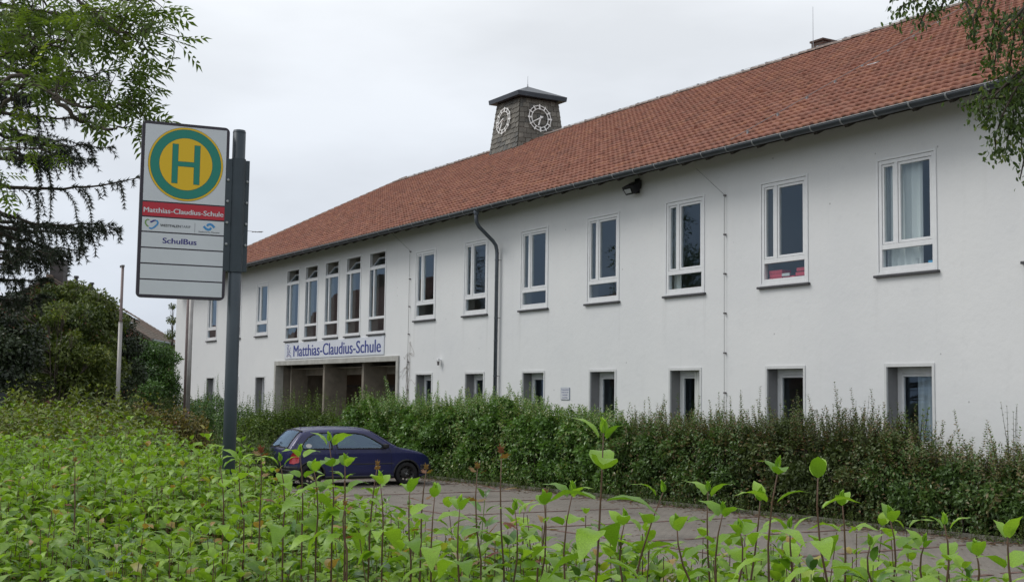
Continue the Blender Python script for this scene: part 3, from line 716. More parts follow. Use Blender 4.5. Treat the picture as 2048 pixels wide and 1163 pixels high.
def clock(side, uc, zc, R0):
    # local frame on the leaning face
    o = np.array(face_pt(side, uc, zc, .075)); up = np.array(face_pt(side, uc, zc+.5, .075)) - np.array(face_pt(side, uc, zc-.5, .075)); up /= np.linalg.norm(up)
    rt = np.array([1., 0, 0]) if side == 0 else np.array([0, 1., 0]); nm = np.cross(rt, up)
    def loc(a, b, h): return o + rt*a + up*b + nm*h
    def ringm(r, wd):
        m = MB(); n = 48
        for k in range(n):
            g = 2*math.pi*k/n
            for (rr, h) in ((r-wd, 0), (r+wd, 0), (r+wd, .02), (r-wd, .02)): m.v.append(tuple(loc(rr*math.sin(g), rr*math.cos(g), h)))
        for k in range(n):
            for j in range(4): m.f.append((4*k+j, 4*k+(j+1) % 4, 4*((k+1) % n)+(j+1) % 4, 4*((k+1) % n)+j))
        return m
    def bar(ang, r0, r1, wd, h, w2=None):
        g = ang; d = np.array([math.sin(g), math.cos(g)]); s = np.array([d[1], -d[0]]); w2 = w2 or wd
        q = [d*r0-s*wd, d*r0+s*wd, d*r1+s*w2, d*r1-s*w2]
        return MB().add([loc(a, b, h) for a, b in q] + [loc(a, b, h+.018) for a, b in q], [(3, 2, 1, 0), (4, 5, 6, 7), (0, 1, 5, 4), (1, 2, 6, 5), (2, 3, 7, 6), (3, 0, 4, 7)])
    ringm(R0*.93, .016).build('dial_ring', M['dial'], tow); ringm(R0*.70, .016).build('dial_ring', M['dial'], tow)
    for k in range(12): bar(k*math.pi/6, R0*.66, R0*1.03, .026 if k % 3 else .034, .004).build('hour_mark', M['dial'], tow)
    bar(math.radians(199), -R0*.16, R0*.62, .032, .045).build('hour_hand', M['dial'], tow)
    bar(math.radians(242), -R0*.22, R0*.84, .028, .072, .018).build('minute_hand', M['dial'], tow)
    MB().tube([loc(0, 0, -.06), loc(0, 0, .10)], .03, 10).build('spindle', M['dial'], tow)
clock(0, -.12, 13.68, .57); clock(1, -.06, 13.70, .57)

# ================================================================== lettering
def text_mesh(body, width=None, cap=1.0, bold=0.0, depth=.002, spacing=1.0, fat=0.0):
    cu = bpy.data.curves.new('txt', 'FONT'); cu.body = body; cu.size = 1; cu.offset = bold; cu.extrude = .5; cu.space_character = spacing; cu.resolution_u = 4
    ob = bpy.data.objects.new('txt', cu); C.objects.link(ob); bpy.context.view_layer.update()
    dg = bpy.context.evaluated_depsgraph_get(); me = bpy.data.meshes.new_from_object(ob.evaluated_get(dg)); bpy.data.objects.remove(ob)
    me.materials.clear()
    co = np.array([v.co[:] for v in me.vertices]); x0_, x1_ = co[:, 0].min(), co[:, 0].max()
    k = cap/.73; kx = k if width is None else width/(x1_-x0_)
    co[:, 0] = (co[:, 0]-x0_)*kx; co[:, 1] *= k; co[:, 2] *= depth
    me.vertices.foreach_set('co', co.astype(np.float32).ravel()); me.update()
    if fat:                                        # heavier strokes: the outline laid twice, a hair apart
        fs = [tuple(p.vertices) for p in me.polygons]; n = len(co); V2 = []; F2 = []
        for i, dx in enumerate((-fat, 0, fat)):
            V2 += [(a+dx, b, c+i*depth*.15) for a, b, c in co]; F2 += [tuple(v+i*n for v in f) for f in fs]
        me = bpy.data.meshes.new('lettering'); me.from_pydata(V2, [], F2); me.update()
    return me
def frame_M(o, r, u, n):
    return Matrix(((r[0], u[0], n[0], o[0]), (r[1], u[1], n[1], o[1]), (r[2], u[2], n[2], o[2]), (0, 0, 0, 1)))
def put(name, me, mat, parent, x, y, z=0.0):
    o = link(name, me, mat, parent); o.location = (x, y, z); return o
def ribbon(pts, wd, depth=.002):
    m = MB(); pts = [np.array(p, float) for p in pts]; n = len(pts); ws = wd if hasattr(wd, '__len__') else [wd]*n
    for i, p in enumerate(pts):
        t = pts[min(i+1, n-1)] - pts[max(0, i-1)]; t /= (np.linalg.norm(t)+1e-9); s = np.array([-t[1], t[0]])*ws[i]/2
        for q, h in ((p-s, 0), (p+s, 0), (p+s, depth), (p-s, depth)): m.v.append((q[0], q[1], h))
    for i in range(n-1):
        for j in range(4): m.f.append((4*i+j, 4*i+(j+1) % 4, 4*i+4+(j+1) % 4, 4*i+4+j))
    m.f += [(3, 2, 1, 0), tuple(4*(n-1)+j for j in range(4))]
    return m
def disc(rx, ry, r_in=0, depth=.002, n=72):
    m = MB()
    if r_in == 0:
        m.v = [(rx*math.cos(2*math.pi*k/n), ry*math.sin(2*math.pi*k/n), h) for h in (0, depth) for k in range(n)]
        m.f = [tuple(range(n, 2*n))] + [(k, (k+1) % n, n+(k+1) % n, n+k) for k in range(n)]
    return m
def rrect(w_, h_, r, n=6):
    P = []
    for (cx_, cy_, a0) in ((w_-r, h_-r, 0), (r, h_-r, 90), (r, r, 180), (w_-r, r, 270)):
        for k in range(n+1): g = math.radians(a0 + 90*k/n); P.append((cx_+r*math.cos(g), cy_+r*math.sin(g)))
    return P
plate = lambda w_, h_, r, z0, z1: MB().prism(rrect(w_, h_, r), lambda u, v, d: (u, v, d), z0, z1)

# ---------------------------------------------------------------- school name board over the porch
nb = empty('school_name_board'); tag(nb, 'white board lettered in blue above the porch, below the five tall windows', 'sign')
NW, NH = 9.75, .66
nb.matrix_world = frame_M((-50.80, -.035, 3.64), (1, 0, 0), (0, 0, 1), (0, -1, 0))
MB().box((0, 0, -.03), (NW, NH, 0)).build('board', M['name_white'], nb, bevel=.004)
put('lettering', text_mesh('Matthias-Claudius-Schule', 8.46, .485, 0, fat=.02), M['name_blue'], nb, 1.04, .095, .001)
# emblem: two little waving figures over an arch
em_b = M['name_blue']; em_p = plain('emblem_plum', (.16, .06, .16), .5)
for pts, wd, mt in (([(.26, .10), (.38, .19), (.55, .20), (.72, .13), (.80, .05)], .035, em_b), ([(.34, .09), (.46, .14), (.58, .13), (.70, .06)], .02, em_p),
    ([(.33, .22), (.35, .38), (.30, .52)], .03, em_b), ([(.35, .38), (.44, .50), (.46, .58)], .028, em_b), ([(.42, .24), (.44, .36), (.52, .46)], .03, em_b),
    ([(.50, .25), (.56, .34), (.66, .40)], .03, em_b), ([(.52, .30), (.62, .27), (.70, .25)], .028, em_b), ([(.60, .38), (.60, .30)], .022, em_p)):
    r = ribbon(pts, wd); r.build('emblem_stroke', mt, nb).location.z = .001
for (ex, ey, er) in ((.33, .585, .03), (.50, .565, .028), (.70, .455, .028)):
    d_ = disc(er, er, n=16); o = d_.build('emblem_dot', em_b, nb); o.location = (ex, ey, .001)

# ---------------------------------------------------------------- small notice on the wall
ns = empty('notice_sign'); tag(ns, 'small white notice with blue lettering low on the wall above the hedge', 'sign')
ns.matrix_world = frame_M((-29.55, -.02, 2.14), (1, 0, 0), (0, 0, 1), (0, -1, 0))
MB().box((0, 0, -.015), (.44, .335, 0)).build('plate', plain('notice_blue_edge', (.16, .22, .30), .4), ns)
MB().box((.010, .008, .0005), (.43, .327, .002)).build('face', M['board_white'], ns)
for i, (tx, wd) in enumerate((('Privatgrundstück', .38), ('Parken nur für', .33), ('Lehrkräfte', .25), ('der Schule', .25))):
    put('lettering', text_mesh(tx, wd, .036, .01, .001), M['name_blue'], ns, .22-wd/2, .262-i*.072, .0025)
# ---------------------------------------------------------------- floodlight under the eave
fl = empty('floodlight', (-26.05, -.03, 7.62)); tag(fl, 'black floodlight fixed to the wall under the eave', 'floodlight')
MB().box((-.06, -.30, -.03), (.06, .02, .03)).build('arm', M['lampblack'], fl)
MB().box((-.08, -.02, -.16), (.08, .03, .22)).build('wall_plate', M['lampblack'], fl)
h = MB().add([(-.22, -.34, -.02), (.22, -.34, -.02), (.22, -.02, .16), (-.22, -.02, .16), (-.19, -.22, -.22), (.19, -.22, -.22), (.19, .0, -.05), (-.19, .0, -.05)], [(0, 1, 2, 3), (7, 6, 5, 4), (0, 4, 5, 1), (1, 5, 6, 2), (2, 6, 7, 3), (3, 7, 4, 0)])
h.build('housing', M['lampblack'], fl, bevel=.015)
MB().add([(-.13, -.322, -.085), (.13, -.322, -.085), (.125, -.262, -.185), (-.125, -.262, -.185)], [(0, 3, 2, 1)]).build('lens', M['lampglass'], fl)
# ---------------------------------------------------------------- little wall camera
wc = empty('wall_camera', (-36.72, 0, 3.36)); tag(wc, 'tiny white camera bracket on the wall between the porch and the downpipe', 'camera')
MB().tube([(0, 0, 0), (0, -.10, 0)], .018, 8).build('arm', M['white'], wc); MB().box((-.10, -.16, -.045), (.10, -.09, .045)).build('body', M['white'], wc, bevel=.01)
MB().box((-.02, -.14, -.17), (.05, -.09, -.05)).build('foot', M['clip'], wc)
# ---------------------------------------------------------------- dry creeper on the second conductor
cr_ = MB()
for i in range(5):
    x = -39.08 + rnd.uniform(-.05, .05); pts = []; z = .3; 
    while z < rnd.uniform(3.0, 4.9):
        pts.append((x, -.025-rnd.uniform(0, .02), z)); x += rnd.uniform(-.09, .09) - (x+39.08)*.12; z += .22
    cr_.tube(pts, .007, 4)
for i in range(8):
    z = rnd.uniform(2.6, 4.1); x = -39.08; pts = [(x, -.02, z)]; d = rnd.choice((-1, -1, 1)); 
    for k in range(rnd.randint(3, 6)): x += d*rnd.uniform(.05, .16); z += rnd.uniform(-.16, .10); pts.append((x, -.02, z))
    cr_.tube(pts, .0045, 4)
cp_ = cr_.build('dry_creeper', plain('dry_creeper', (.30, .27, .24), .9)); tag(cp_, 'bare dry creeper stems climbing the wall just right of the porch', 'creeper')

# ---------------------------------------------------------------- things seen through the panes
def curtain(x, wdt, za, zb, label, y=.24, mat='curtain'):
    m = MB(); n = int(wdt/.03)
    for i in range(n+1):
        u = i*wdt/n; yy = y + .04*math.sin(u*34) + .015*math.sin(u*71)
        m.v += [(x+u, yy, za), (x+u, yy, zb)]
    m.f = [(2*i, 2*i+2, 2*i+3, 2*i+1) for i in range(n)]
    o = m.build('curtain', M[mat], smooth=True); tag(o, label, 'curtain'); return o
curtain(x0-WW+.05, .92, ZS-.3, ZT+.1, 'pale pleated curtain behind the rightmost upper window')
curtain(x0-2*B-WW+.06, .30, ZS-.3, ZT+.1, 'pale curtain edge behind the third upper window from the right')
curtain(x0-6*B-WW+.9, .5, ZS-.3, ZT+.1, 'pale curtain behind the upper window right of the porch')
curtain(lowx[5]-.5, .45, .9, 3.0, 'pale curtain behind the third ground-floor window from the right')
curtain(x0-4*B-.45, .4, ZS-.3, ZT+.1, 'pale curtain edge behind the upper window right of the downpipe')
curtain(lowx[3]-.75, .72, .9, 3.0, 'grey-blue hanging slats behind the rightmost ground-floor window', .45, 'blind')
M['pale_card'] = plain('pale_card', (.6, .6, .58), .8)
for i, (a, wd, h) in enumerate(((.16, .42, .085), (.18, .40, .17), (.16, .42, .255), (.62, .35, .10), (1.0, .36, .16), (1.03, .32, .26))):
    o = MB().box((0, .02+.001*i, -.04), (wd, .30, .04)).build('storage_box', M['red_box'], bevel=.008); o.location = (x0-B-WW+a, .09, ZS+.06+h)
    tag(o, 'red box stacked on the inner sill of the second upper window from the right', 'box', 'red boxes in the window')
tg = MB().box((x0-B-WW+.62, .07, ZS+.20), (x0-B-WW+.86, .09, ZS+.26)).build('card', M['pale_card']); tag(tg, 'small white cards standing before the red boxes in the window', 'card')
jug = MB().tube([(x0-.72, .28, ZS+.02), (x0-.72, .28, ZS+.20), (x0-.72, .28, ZS+.26), (x0-.72, .28, ZS+.30)], [.09, .09, .05, .045], 12).build('jug', M['pale_card'], smooth=True); tag(jug, 'pale jug on the inner sill of the rightmost upper window', 'jug')
bb = MB().box((x0-.32, .10, ZS+.155), (x0-.14, .16, ZS+.21)).build('blue_box', M['blue_box'], bevel=.004); tag(bb, 'little blue box in the corner of the rightmost upper window', 'box')
rb = MB().box((x0-5*B-.40, .2, ZS+.02), (x0-5*B-.14, .34, ZS+.30)).build('red_folder', M['red_box'], bevel=.01); tag(rb, 'red folder inside the upper window left of the downpipe', 'folder')
pot = empty('window_palm', (-41.45, .75, 4.4)); tag(pot, 'potted palm standing behind the rightmost tall window', 'plant')
MB().tube([(0, 0, 0), (0, 0, .25), (0, 0, .26)], [.12, .16, .14], 12).build('pot', M['red_brick_line'], pot); MB().tube([(0, 0, .2), (.03, 0, 1.5)], .025, 6).build('stem', M['bark'], pot)
lv = MB()
for k in range(34):
    g = rnd.uniform(0, 6.28); l = rnd.uniform(.35, .6); e = rnd.uniform(-.1, 1.0); p0 = np.array([.03, 0, 1.5]); d = np.array([math.cos(g), math.sin(g), e]); d /= np.linalg.norm(d); s = np.cross(d, [0, 0, 1]); s /= np.linalg.norm(s)
    p1 = p0+d*l*.6; p2 = p0+d*l+np.array([0, 0, -.18]); lv.add([p0-s*.01, p0+s*.01, p1+s*.03, p1-s*.03, p2], [(0, 1, 2, 3), (3, 2, 4)])
lv.build('fronds', plain('palm_green', (.035, .07, .025), .5), pot)

# ================================================================== BUS STOP
M['pole'] = plain('anthracite_post', (.038, .052, .064), .42, metal=.25, var=.12, vscale=6)
M['sframe'] = plain('sign_frame_dark', (.025, .018, .030), .4)
M['h_green'] = plain('sign_green', (.0, .205, .155), .4); M['h_yel'] = plain('sign_yellow', (.74, .46, .0), .4); M['h_line'] = plain('sign_dark_green', (.02, .09, .05), .4)
M['s_red'] = plain('sign_red', (.47, .012, .03), .4); M['s_blue'] = plain('sign_navy', (.025, .02, .19), .4); M['lt_blue'] = plain('logo_blue', (.045, .25, .55), .4); M['lt_green'] = plain('logo_green', (.16, .29, .07), .4); M['grey_t'] = plain('grey_print', (.09, .10, .12), .5)
th = math.radians(23)
R0 = np.array([RT[0], RT[1], 0]); R0 /= np.linalg.norm(R0); F0 = np.array([FW[0], FW[1], 0]); F0 /= np.linalg.norm(F0)
srt = R0*math.cos(th) + F0*math.sin(th); snm = np.cross(srt, [0, 0, 1.0])      # normal towards the viewer
pbase = at(468, 600, 7.62); PX, PY = pbase[0], pbase[1]
bs = empty('bus_stop_sign', (PX, PY, .5)); tag(bs, 'bus stop post with tall white timetable board and round green H on yellow', 'bus stop')
bs.matrix_world = frame_M((PX, PY, 0), srt, (0, 0, 1), snm)          # local: x right along board, y up, z to viewer
zt = at(475, 255, 7.62)[2]; zb0 = at(475, 313, 7.6)[2]; zb1 = at(468, 543, 7.6)[2]
MB().tube([(0, .45, 0), (0, zt-.012, 0)], .039, 28).build('post', M['pole'], bs, smooth=False)
for p in bs.children[0].data.polygons: p.use_smooth = len(p.vertices) == 4
MB().tube([(0, zt-.014, 0), (0, zt, 0)], [.040, .035], 28).build('post_cap', M['pole'], bs)
# clamp: half shells with flanges
cl_ = MB(); n = 24
cl_.tube([(0, zb1, 0), (0, zb0, 0)], .0445, 28); cl_.build('clamp_shell', M['pole'], bs)
MB().box((-.080, zb1+.004, .006), (-.038, zb0-.004, .020)).build('clamp_flange', M['pole'], bs, bevel=.002)
MB().box((.038, zb1+.004, -.018), (.070, zb0-.004, -.002)).build('clamp_flange', M['pole'], bs, bevel=.002)
for i in range(4):
    yy = zb0 - .155 - i*(zb0-zb1-.30)/3*1.0 + .02
    for (bx_, bz_) in ((-.062, .021), (.057, -.001)):
        MB().tube([(bx_, yy, bz_), (bx_, yy, bz_+.006), (bx_, yy, bz_+.0085)], [.0085, .0085, .005], 10).build('bolt', M['bracket'], bs)
# board
PW, PH = .512, 1.045
bL = -.080 - PW + .020                                   # board's left edge
py_t = at(372, 243.5, 7.5)[2]; by = py_t - PH
bd = plate(PW, PH, .030, -.014, .014); bo = bd.build('board', M['sframe'], bs); bo.location = (bL, by, .004)
BI = .018
def on(x, y, z=0): return (bL + x, by + y, .0185 + z)
IW = PW - 2*BI
rows = [(.584, .976, 'board_white'), (.507, .577, 's_red'), (.430, .500, 'board_white'), (.350, .423, 'board_white'), (.270, .343, 'board_white'), (.190, .263, 'board_white'), (.110, .183, 'board_white')]
rows = [(a, b, m) for a, b, m in rows]
# fit the strips to the board's height
k_ = (PH-2*BI)/(.976-.110)
for a, b, m in rows:
    h0 = BI + (a-.110)*k_; h1 = BI + (b-.110)*k_
    o = MB().box((0, 0, 0), (IW, h1-h0, .0015)).build('strip', M[m], bs); o.location = on(BI, h0, 0)
hy0 = lambda v: BI + (v-.110)*k_
# H disc
hc = (PW/2+.002, hy0(.7825)); rx_, ry_ = .2195, .2215
for (k, m, z) in ((1.0, 'h_line', .002), (.993, 'h_yel', .0024), (.945, 'h_line', .0028), (.935, 'h_green', .0032), (.712, 'h_line', .0036), (.703, 'h_yel', .0040)):
    o = disc(rx_*k, ry_*k, depth=.0008).build('disc', M[m], bs); o.location = on(hc[0], hc[1], z)
hw, hh, st = .0800, .1165, .0320
for m, g, z in (('h_line', .002, .0046), ('h_green', 0, .0050)):
    H = [(-hw-g, -hh-g), (-hw+st+g, -hh-g), (-hw+st+g, -st*.42-g), (hw-st-g, -st*.42-g), (hw-st-g, -hh-g), (hw+g, -hh-g), (hw+g, hh+g), (hw-st-g, hh+g), (hw-st-g, st*.42+g), (-hw+st+g, st*.42+g), (-hw+st+g, hh+g), (-hw-g, hh+g)]
    o = MB().prism(H, lambda u, v, d: (u, v, d), 0, .0006).build('letter_h', M[m], bs); o.location = on(hc[0], hc[1], z)
def sign_text(tx, x, y, wd, cap, mat, bold):
    me = text_mesh(tx, wd, cap, 0, .0008, fat=bold); o = link('lettering', me, mat, bs); o.location = on(x, y, .002)
sign_text('Matthias-Claudius-Schule', BI+.007, hy0(.525), IW-.013, .031, M['board_white'], .0011)
sign_text('SchulBus', .140, hy0(.372), .195, .034, M['s_blue'], .0014)
sign_text('WESTFALEN', .122, hy0(.456), .118, .0155, M['lampblack'], .0005)
sign_text('TARIF', .2425, hy0(.456), .055, .0155, M['grey_t'], 0)
sign_text('Stadtwerke Münster', .345, hy0(.4385), .125, .0085, M['lampblack'], 0)
o = MB().box((0, 0, 0), (.0015, .056, .001)).build('divider', M['grey_t'], bs); o.location = on(.322, hy0(.4365), .0016)
yc = hy0(.4655)
def logo(pts, wd, m):
    o = ribbon(pts, wd, .0008).build('logo_stroke', M[m], bs); o.location = on(-.008 if pts[0][0] < .2 else -.024, yc, .002)
def arc(cx_, cy_, r, a0, a1, n=10, ry=None): return [(cx_+r*math.cos(math.radians(a0+(a1-a0)*i/n)), cy_+(ry or r)*math.sin(math.radians(a0+(a1-a0)*i/n))) for i in range(n+1)]
logo([(.068, .024), (.056, .026), (.047, .018), (.045, .006), (.051, -.006), (.063, -.016)], [.005, .007, .008, .008, .008, .007], 'lt_green')
logo([(.072, .013), (.080, .013), (.092, .021), (.104, .024)], [.008, .010, .010, .006], 's_blue')
logo([(.102, .023), (.112, .020), (.117, .010), (.112, -.002), (.100, -.014), (.088, -.024), (.078, -.027), (.067, -.022)], [.006, .009, .010, .010, .010, .009, .009, .006], 'lt_blue')
logo([(.398, .006)] + [(.412, -.008), (.424, -.013), (.436, -.010), (.442, .000)], .0135, 'lt_blue')
logo([(.462, .002)] + [(.448, .016), (.436, .021), (.424, .018), (.418, .008)], .0135, 'lt_blue')

# ================================================================== FLAG POLES
M['alu'] = plain('galvanised_pole', (.30, .29, .28), .5, metal=.35, var=.15, vscale=3); M['alu2'] = plain('brown_pole', (.17, .13, .125), .5, metal=.3, var=.15, vscale=3)
def flagpole(px, d, ztop, zmid, label, m1, m2, r):
    p = at(px, 800, d); e = empty('flagpole', (p[0], p[1], 0)); tag(e, label, 'flagpole', 'flagpoles before the school')
    MB().tube([(0, 0, 0), (0, 0, zmid)], r, 14).build('lower_tube', m1, e, smooth=True)
    MB().tube([(0, 0, zmid-.02), (0, 0, zmid+.05), (0, 0, ztop)], [r*1.02, r*.72, r*.66], 14).build('upper_tube', m2, e, smooth=True)
    MB().box((-.16, -.03, ztop), (.05, .03, ztop+.05)).build('truck', M['clip'], e)
    return e
flagpole(235, 29, 5.05, 3.78, 'slender grey flagpole in front of the dark shrubs, left of the bus stop board', M['alu'], M['alu2'], .048)
flagpole(376, 41, 6.9, 5.9, 'grey flagpole rising behind the bus stop board before the white corner', M['alu'], M['alu'], .070)
p = at(369, 800, 44); e = empty('flagpole', (p[0], p[1], 0)); tag(e, 'dark brown flagpole just behind the grey one at the white corner', 'flagpole', 'flagpoles before the school')
MB().tube([(0, 0, 0), (0, 0, 6.9)], .045, 12).build('lower_tube', M['alu2'], e, smooth=True); MB().box((-.16, -.03, 6.9), (.05, .03, 6.95)).build('truck', M['clip'], e)
# roof aerial of a house behind, seen past the post
ae = empty('roof_aerial', at(484, 520, 70)); tag(ae, 'thin television aerial beyond the roof edge behind the bus stop post', 'aerial')
ae.rotation_euler.z = math.atan2(R0[1], R0[0])
zz = at(515, 462, 70)[2] - ae.location[2]
MB().tube([(0, 0, -6), (0, 0, zz+.1)], .025, 6).build('mast', M['clip'], ae); MB().tube([(-.2, 0, zz+.06), (1.05, 0, zz-.05)], .014, 5).build('boom', M['clip'], ae)
for (x, l) in ((.62, .09), (.8, .12), (.92, .14), (1.0, .1)): MB().tube([(x-.08, -l*2, zz-.04-l*.3), (x+.08, l*2, zz-.02+l*.4)], .016, 4).build('rod', M['clip'], ae)

# ================================================================== BRICK HOUSE beyond
M['brick'] = brick_mat('house_brick', (.20, .068, .040), (.155, .055, .036), (.17, .15, .13))
M['house_tile'] = tile_mat('brown_concrete_tile', .30, .34, [(.155, .13, .105), (.20, .17, .135), (.175, .145, .12)], 0, 0)
hs = empty('brick_house'); tag(hs, 'brick house with grey-brown tiled roof and dark chimney behind the shrubs', 'house')
pk = at(99, 553, 84)
g_ax = (R0*math.cos(math.radians(3.6)) + F0*math.sin(math.radians(3.6)))      # along the gable front, to the right and nearer
b_ax = np.array([-g_ax[1], g_ax[0], 0])                                      # back along the ridge
hs.matrix_world = frame_M((pk[0], pk[1], 0), g_ax, b_ax, (0, 0, 1))
HR, HW, HE = pk[2], 6.95, pk[2]-6.95*math.tan(math.radians(30.5)); LB = 10.6
MB().add([(-HW+.5, 0, -.5), (HW-.5, 0, -.5), (HW-.5, 0, HE+.2), (0, 0, HR-.12), (-HW+.5, 0, HE+.2), (-HW+.5, LB, -.5), (HW-.5, LB, -.5), (HW-.5, LB, HE+.2), (0, LB, HR-.12), (-HW+.5, LB, HE+.2)], [(0, 1, 2, 3, 4), (9, 8, 7, 6, 5), (1, 6, 7, 2), (5, 0, 4, 9)]).build('wall', M['brick'], hs)
hr = MB()
for sg in (-1, 1):
    hr.add([(0, -.35, HR), (sg*HW, -.35, HE), (sg*HW, LB+.3, HE), (0, LB+.3, HR), (0, -.35, HR-.16), (sg*HW, -.35, HE-.16), (sg*HW, LB+.3, HE-.16), (0, LB+.3, HR-.16)], [(0, 1, 2, 3), (4, 7, 6, 5), (0, 4, 5, 1), (1, 5, 6, 2), (2, 6, 7, 3)])
hro = hr.build('roof', plain('verge_board', (.10, .085, .07), .8), hs)
tl = MB(); sl = math.hypot(HW, HR-HE); cs, sn = HW/sl, (HR-HE)/sl
nr = int(sl/.34)
for sg in (-1, 1):
    for r in range(nr):
        s0, s1 = r*.34, r*.34+.39
        for i in range(int((LB+.6)/.30)):
            y = -.35 + i*.30
            for (ya, yb, hh_) in ((0, .13, .075), (.13, .30, .045)):
                tl.add([(sg*s0*cs, y+ya, HR-s0*sn+hh_*.5), (sg*s0*cs, y+yb, HR-s0*sn+hh_*.5), (sg*min(s1, sl)*cs, y+yb, HR-min(s1, sl)*sn+hh_), (sg*min(s1, sl)*cs, y+ya, HR-min(s1, sl)*sn+hh_), (sg*min(s1, sl)*cs, y+yb, HR-min(s1, sl)*sn+.005), (sg*min(s1, sl)*cs, y+ya, HR-min(s1, sl)*sn+.005)], [(0, 1, 2, 3), (3, 2, 4, 5)])
tag(tl.build('roof_tiles', M['house_tile'], hro), kind='stuff')
for i in range(29): MB().tube([(0, -.35+i*.37, HR+.03), (0, -.35+i*.37+.4, HR+.05)], [.13, .11], 8).build('ridge_tile', M['house_tile'], hro)
MB().box((-.15, .5, HR-1.0), (.75, 1.5, HR+1.25)).build('chimney', plain('chimney_slate', (.055, .048, .048), .7, var=.3), hro)
for (y, h_) in ((5.2, .55), (9.3, .45)): MB().tube([(.3, y, HR-.3), (.3, y, HR+h_*.7), (.3, y, HR+h_*.7+.02), (.3, y, HR+h_)], [.12, .12, .2, .16], 8).build('flue', M['lampblack'], hro)
for (s0, s1, ya, yb) in ((3.3, 4.7, .9, 2.1), (3.2, 4.8, 6.6, 7.8), (4.9, 6.0, 1.0, 2.2)):
    sk = MB().add([(s0*cs, ya, HR-s0*sn+.12), (s0*cs, yb, HR-s0*sn+.12), (s1*cs, yb, HR-s1*sn+.14), (s1*cs, ya, HR-s1*sn+.14)], [(0, 3, 2, 1)]).build('skylight', plain('skylight', (.55, .62, .70), .12), hro)
    MB().add([(s0*cs, ya-.09, HR-s0*sn+.10), (s0*cs, yb+.09, HR-s0*sn+.10), ((s1+.1)*cs, yb+.09, HR-(s1+.1)*sn+.12), ((s1+.1)*cs, ya-.09, HR-(s1+.1)*sn+.12)], [(0, 3, 2, 1)]).build('skylight_frame', M['lead'], hro)
MB().tube([(HW+.06, -.35, HE-.02), (HW+.06, LB+.3, HE-.02)], .09, 8).build('gutter', M['zinc'], hs)
MB().tube([(HW, .2, HE-.1), (HW-.1, .15, HE-.5), (HW-.45, -.02, HE-.9), (HW-.48, -.05, 0)], .05, 8).build('downpipe', M['zinc'], hs)
MB().box((HW-.75, -.05, HE-1.4), (HW-.5, LB, HE)).build('eave_box', M['dark_wood'], hs)
for (xx, zz_) in ((-4, 1.2), (-1.2, 1.2), (2.2, 1.2), (-2.6, 4.4), (1.4, 4.4)):
    f = MB(); ring(f, xx, xx+1.3, zz_, zz_+1.4, .09, -.04, .06); wf = f.build('window', M['white'], hs)
    MB().add([(xx+.09, -.005, zz_+.09), (xx+1.21, -.005, zz_+.09), (xx+1.21, -.005, zz_+1.31), (xx+.09, -.005, zz_+1.31)], [(0, 1, 2, 3)]).build('pane', plain('dark_pane', (.03, .035, .04), .08), wf)
# neighbour with a low red roof, showing at the left edge; and the houses over the street that the panes mirror
def plain_house(name, label, org, ax, wid, dep, eave, ridge, wallm, roofm, wins=True):
    e = empty(name); b = np.array([-ax[1], ax[0], 0]); e.matrix_world = frame_M((org[0], org[1], org[2] if len(org) > 2 else 0), ax, b, (0, 0, 1)); tag(e, label, 'house')
    MB().add([(0, 0, -.5), (wid, 0, -.5), (wid, dep, -.5), (0, dep, -.5), (0, 0, eave), (wid, 0, eave), (wid, dep, eave), (0, dep, eave), (0, dep/2, ridge-.1), (wid, dep/2, ridge-.1)], [(0, 1, 5, 4), (1, 2, 6, 9, 5), (2, 3, 7, 6), (3, 0, 4, 8, 7)]).build('wall', wallm, e)
    r = MB(); o_ = .45; dz = (ridge-eave)/(dep/2)*o_
    for s_ in (0, 1):
        y0_, y1_ = (-o_, dep/2) if s_ == 0 else (dep+o_, dep/2)
        r.add([(-o_, y0_, eave-dz), (wid+o_, y0_, eave-dz), (wid+o_, y1_, ridge), (-o_, y1_, ridge), (-o_, y0_, eave-dz-.15), (wid+o_, y0_, eave-dz-.15), (wid+o_, y1_, ridge-.15), (-o_, y1_, ridge-.15)], [(0, 1, 2, 3), (4, 7, 6, 5), (0, 4, 5, 1), (1, 5, 6, 2), (3, 2, 6, 7), (0, 3, 7, 4)])
        n_ = int(math.hypot(dep/2+o_, ridge-eave+dz)/.34)
        for k in range(n_):
            t0, t1 = k/n_, (k+1.12)/n_
            t1 = min(t1, 1)
            ya, za = y0_+(y1_-y0_)*t0, eave-dz+(ridge-eave+dz)*t0; yb, zb_ = y0_+(y1_-y0_)*t1, eave-dz+(ridge-eave+dz)*t1
            r.add([(-o_, ya, za+.06), (wid+o_, ya, za+.06), (wid+o_, yb, zb_+.02), (-o_, yb, zb_+.02), (-o_, ya, za+.01), (wid+o_, ya, za+.01)], [(0, 1, 2, 3), (4, 5, 1, 0)])
    ro = r.build('roof', roofm, e); MB().box((wid*.4, dep*.5-.4, ridge-.8), (wid*.4+.8, dep*.5+.4, ridge+.9)).build('chimney', CH, ro)
    if wins:
        for zz_ in ([1.1] if eave < 4 else [1.1, 4.0]):
            for i in range(int(wid/3)):
                xx = 1.0 + i*3.0
                for yy, yo in ((0, -1), (dep, 1)):
                    f = MB(); ring(f, xx, xx+1.3, zz_, zz_+1.4, .08, yy-.05, yy+.05); wf = f.build('window', M['white'], e)
                    MB().add([(xx+.08, yy+.01*yo, zz_+.08), (xx+1.22, yy+.01*yo, zz_+.08), (xx+1.22, yy+.01*yo, zz_+1.32), (xx+.08, yy+.01*yo, zz_+1.32)], [(0, 1, 2, 3)]).build('pane', plain('dark_pane', (.03, .035, .04), .08), wf)
    return e
M['red_roof'] = tile_mat('red_house_tile', .28, .3, [(.24, .09, .06), (.31, .12, .08), (.27, .10, .07)])
q_ = at(-250, 700, 78)
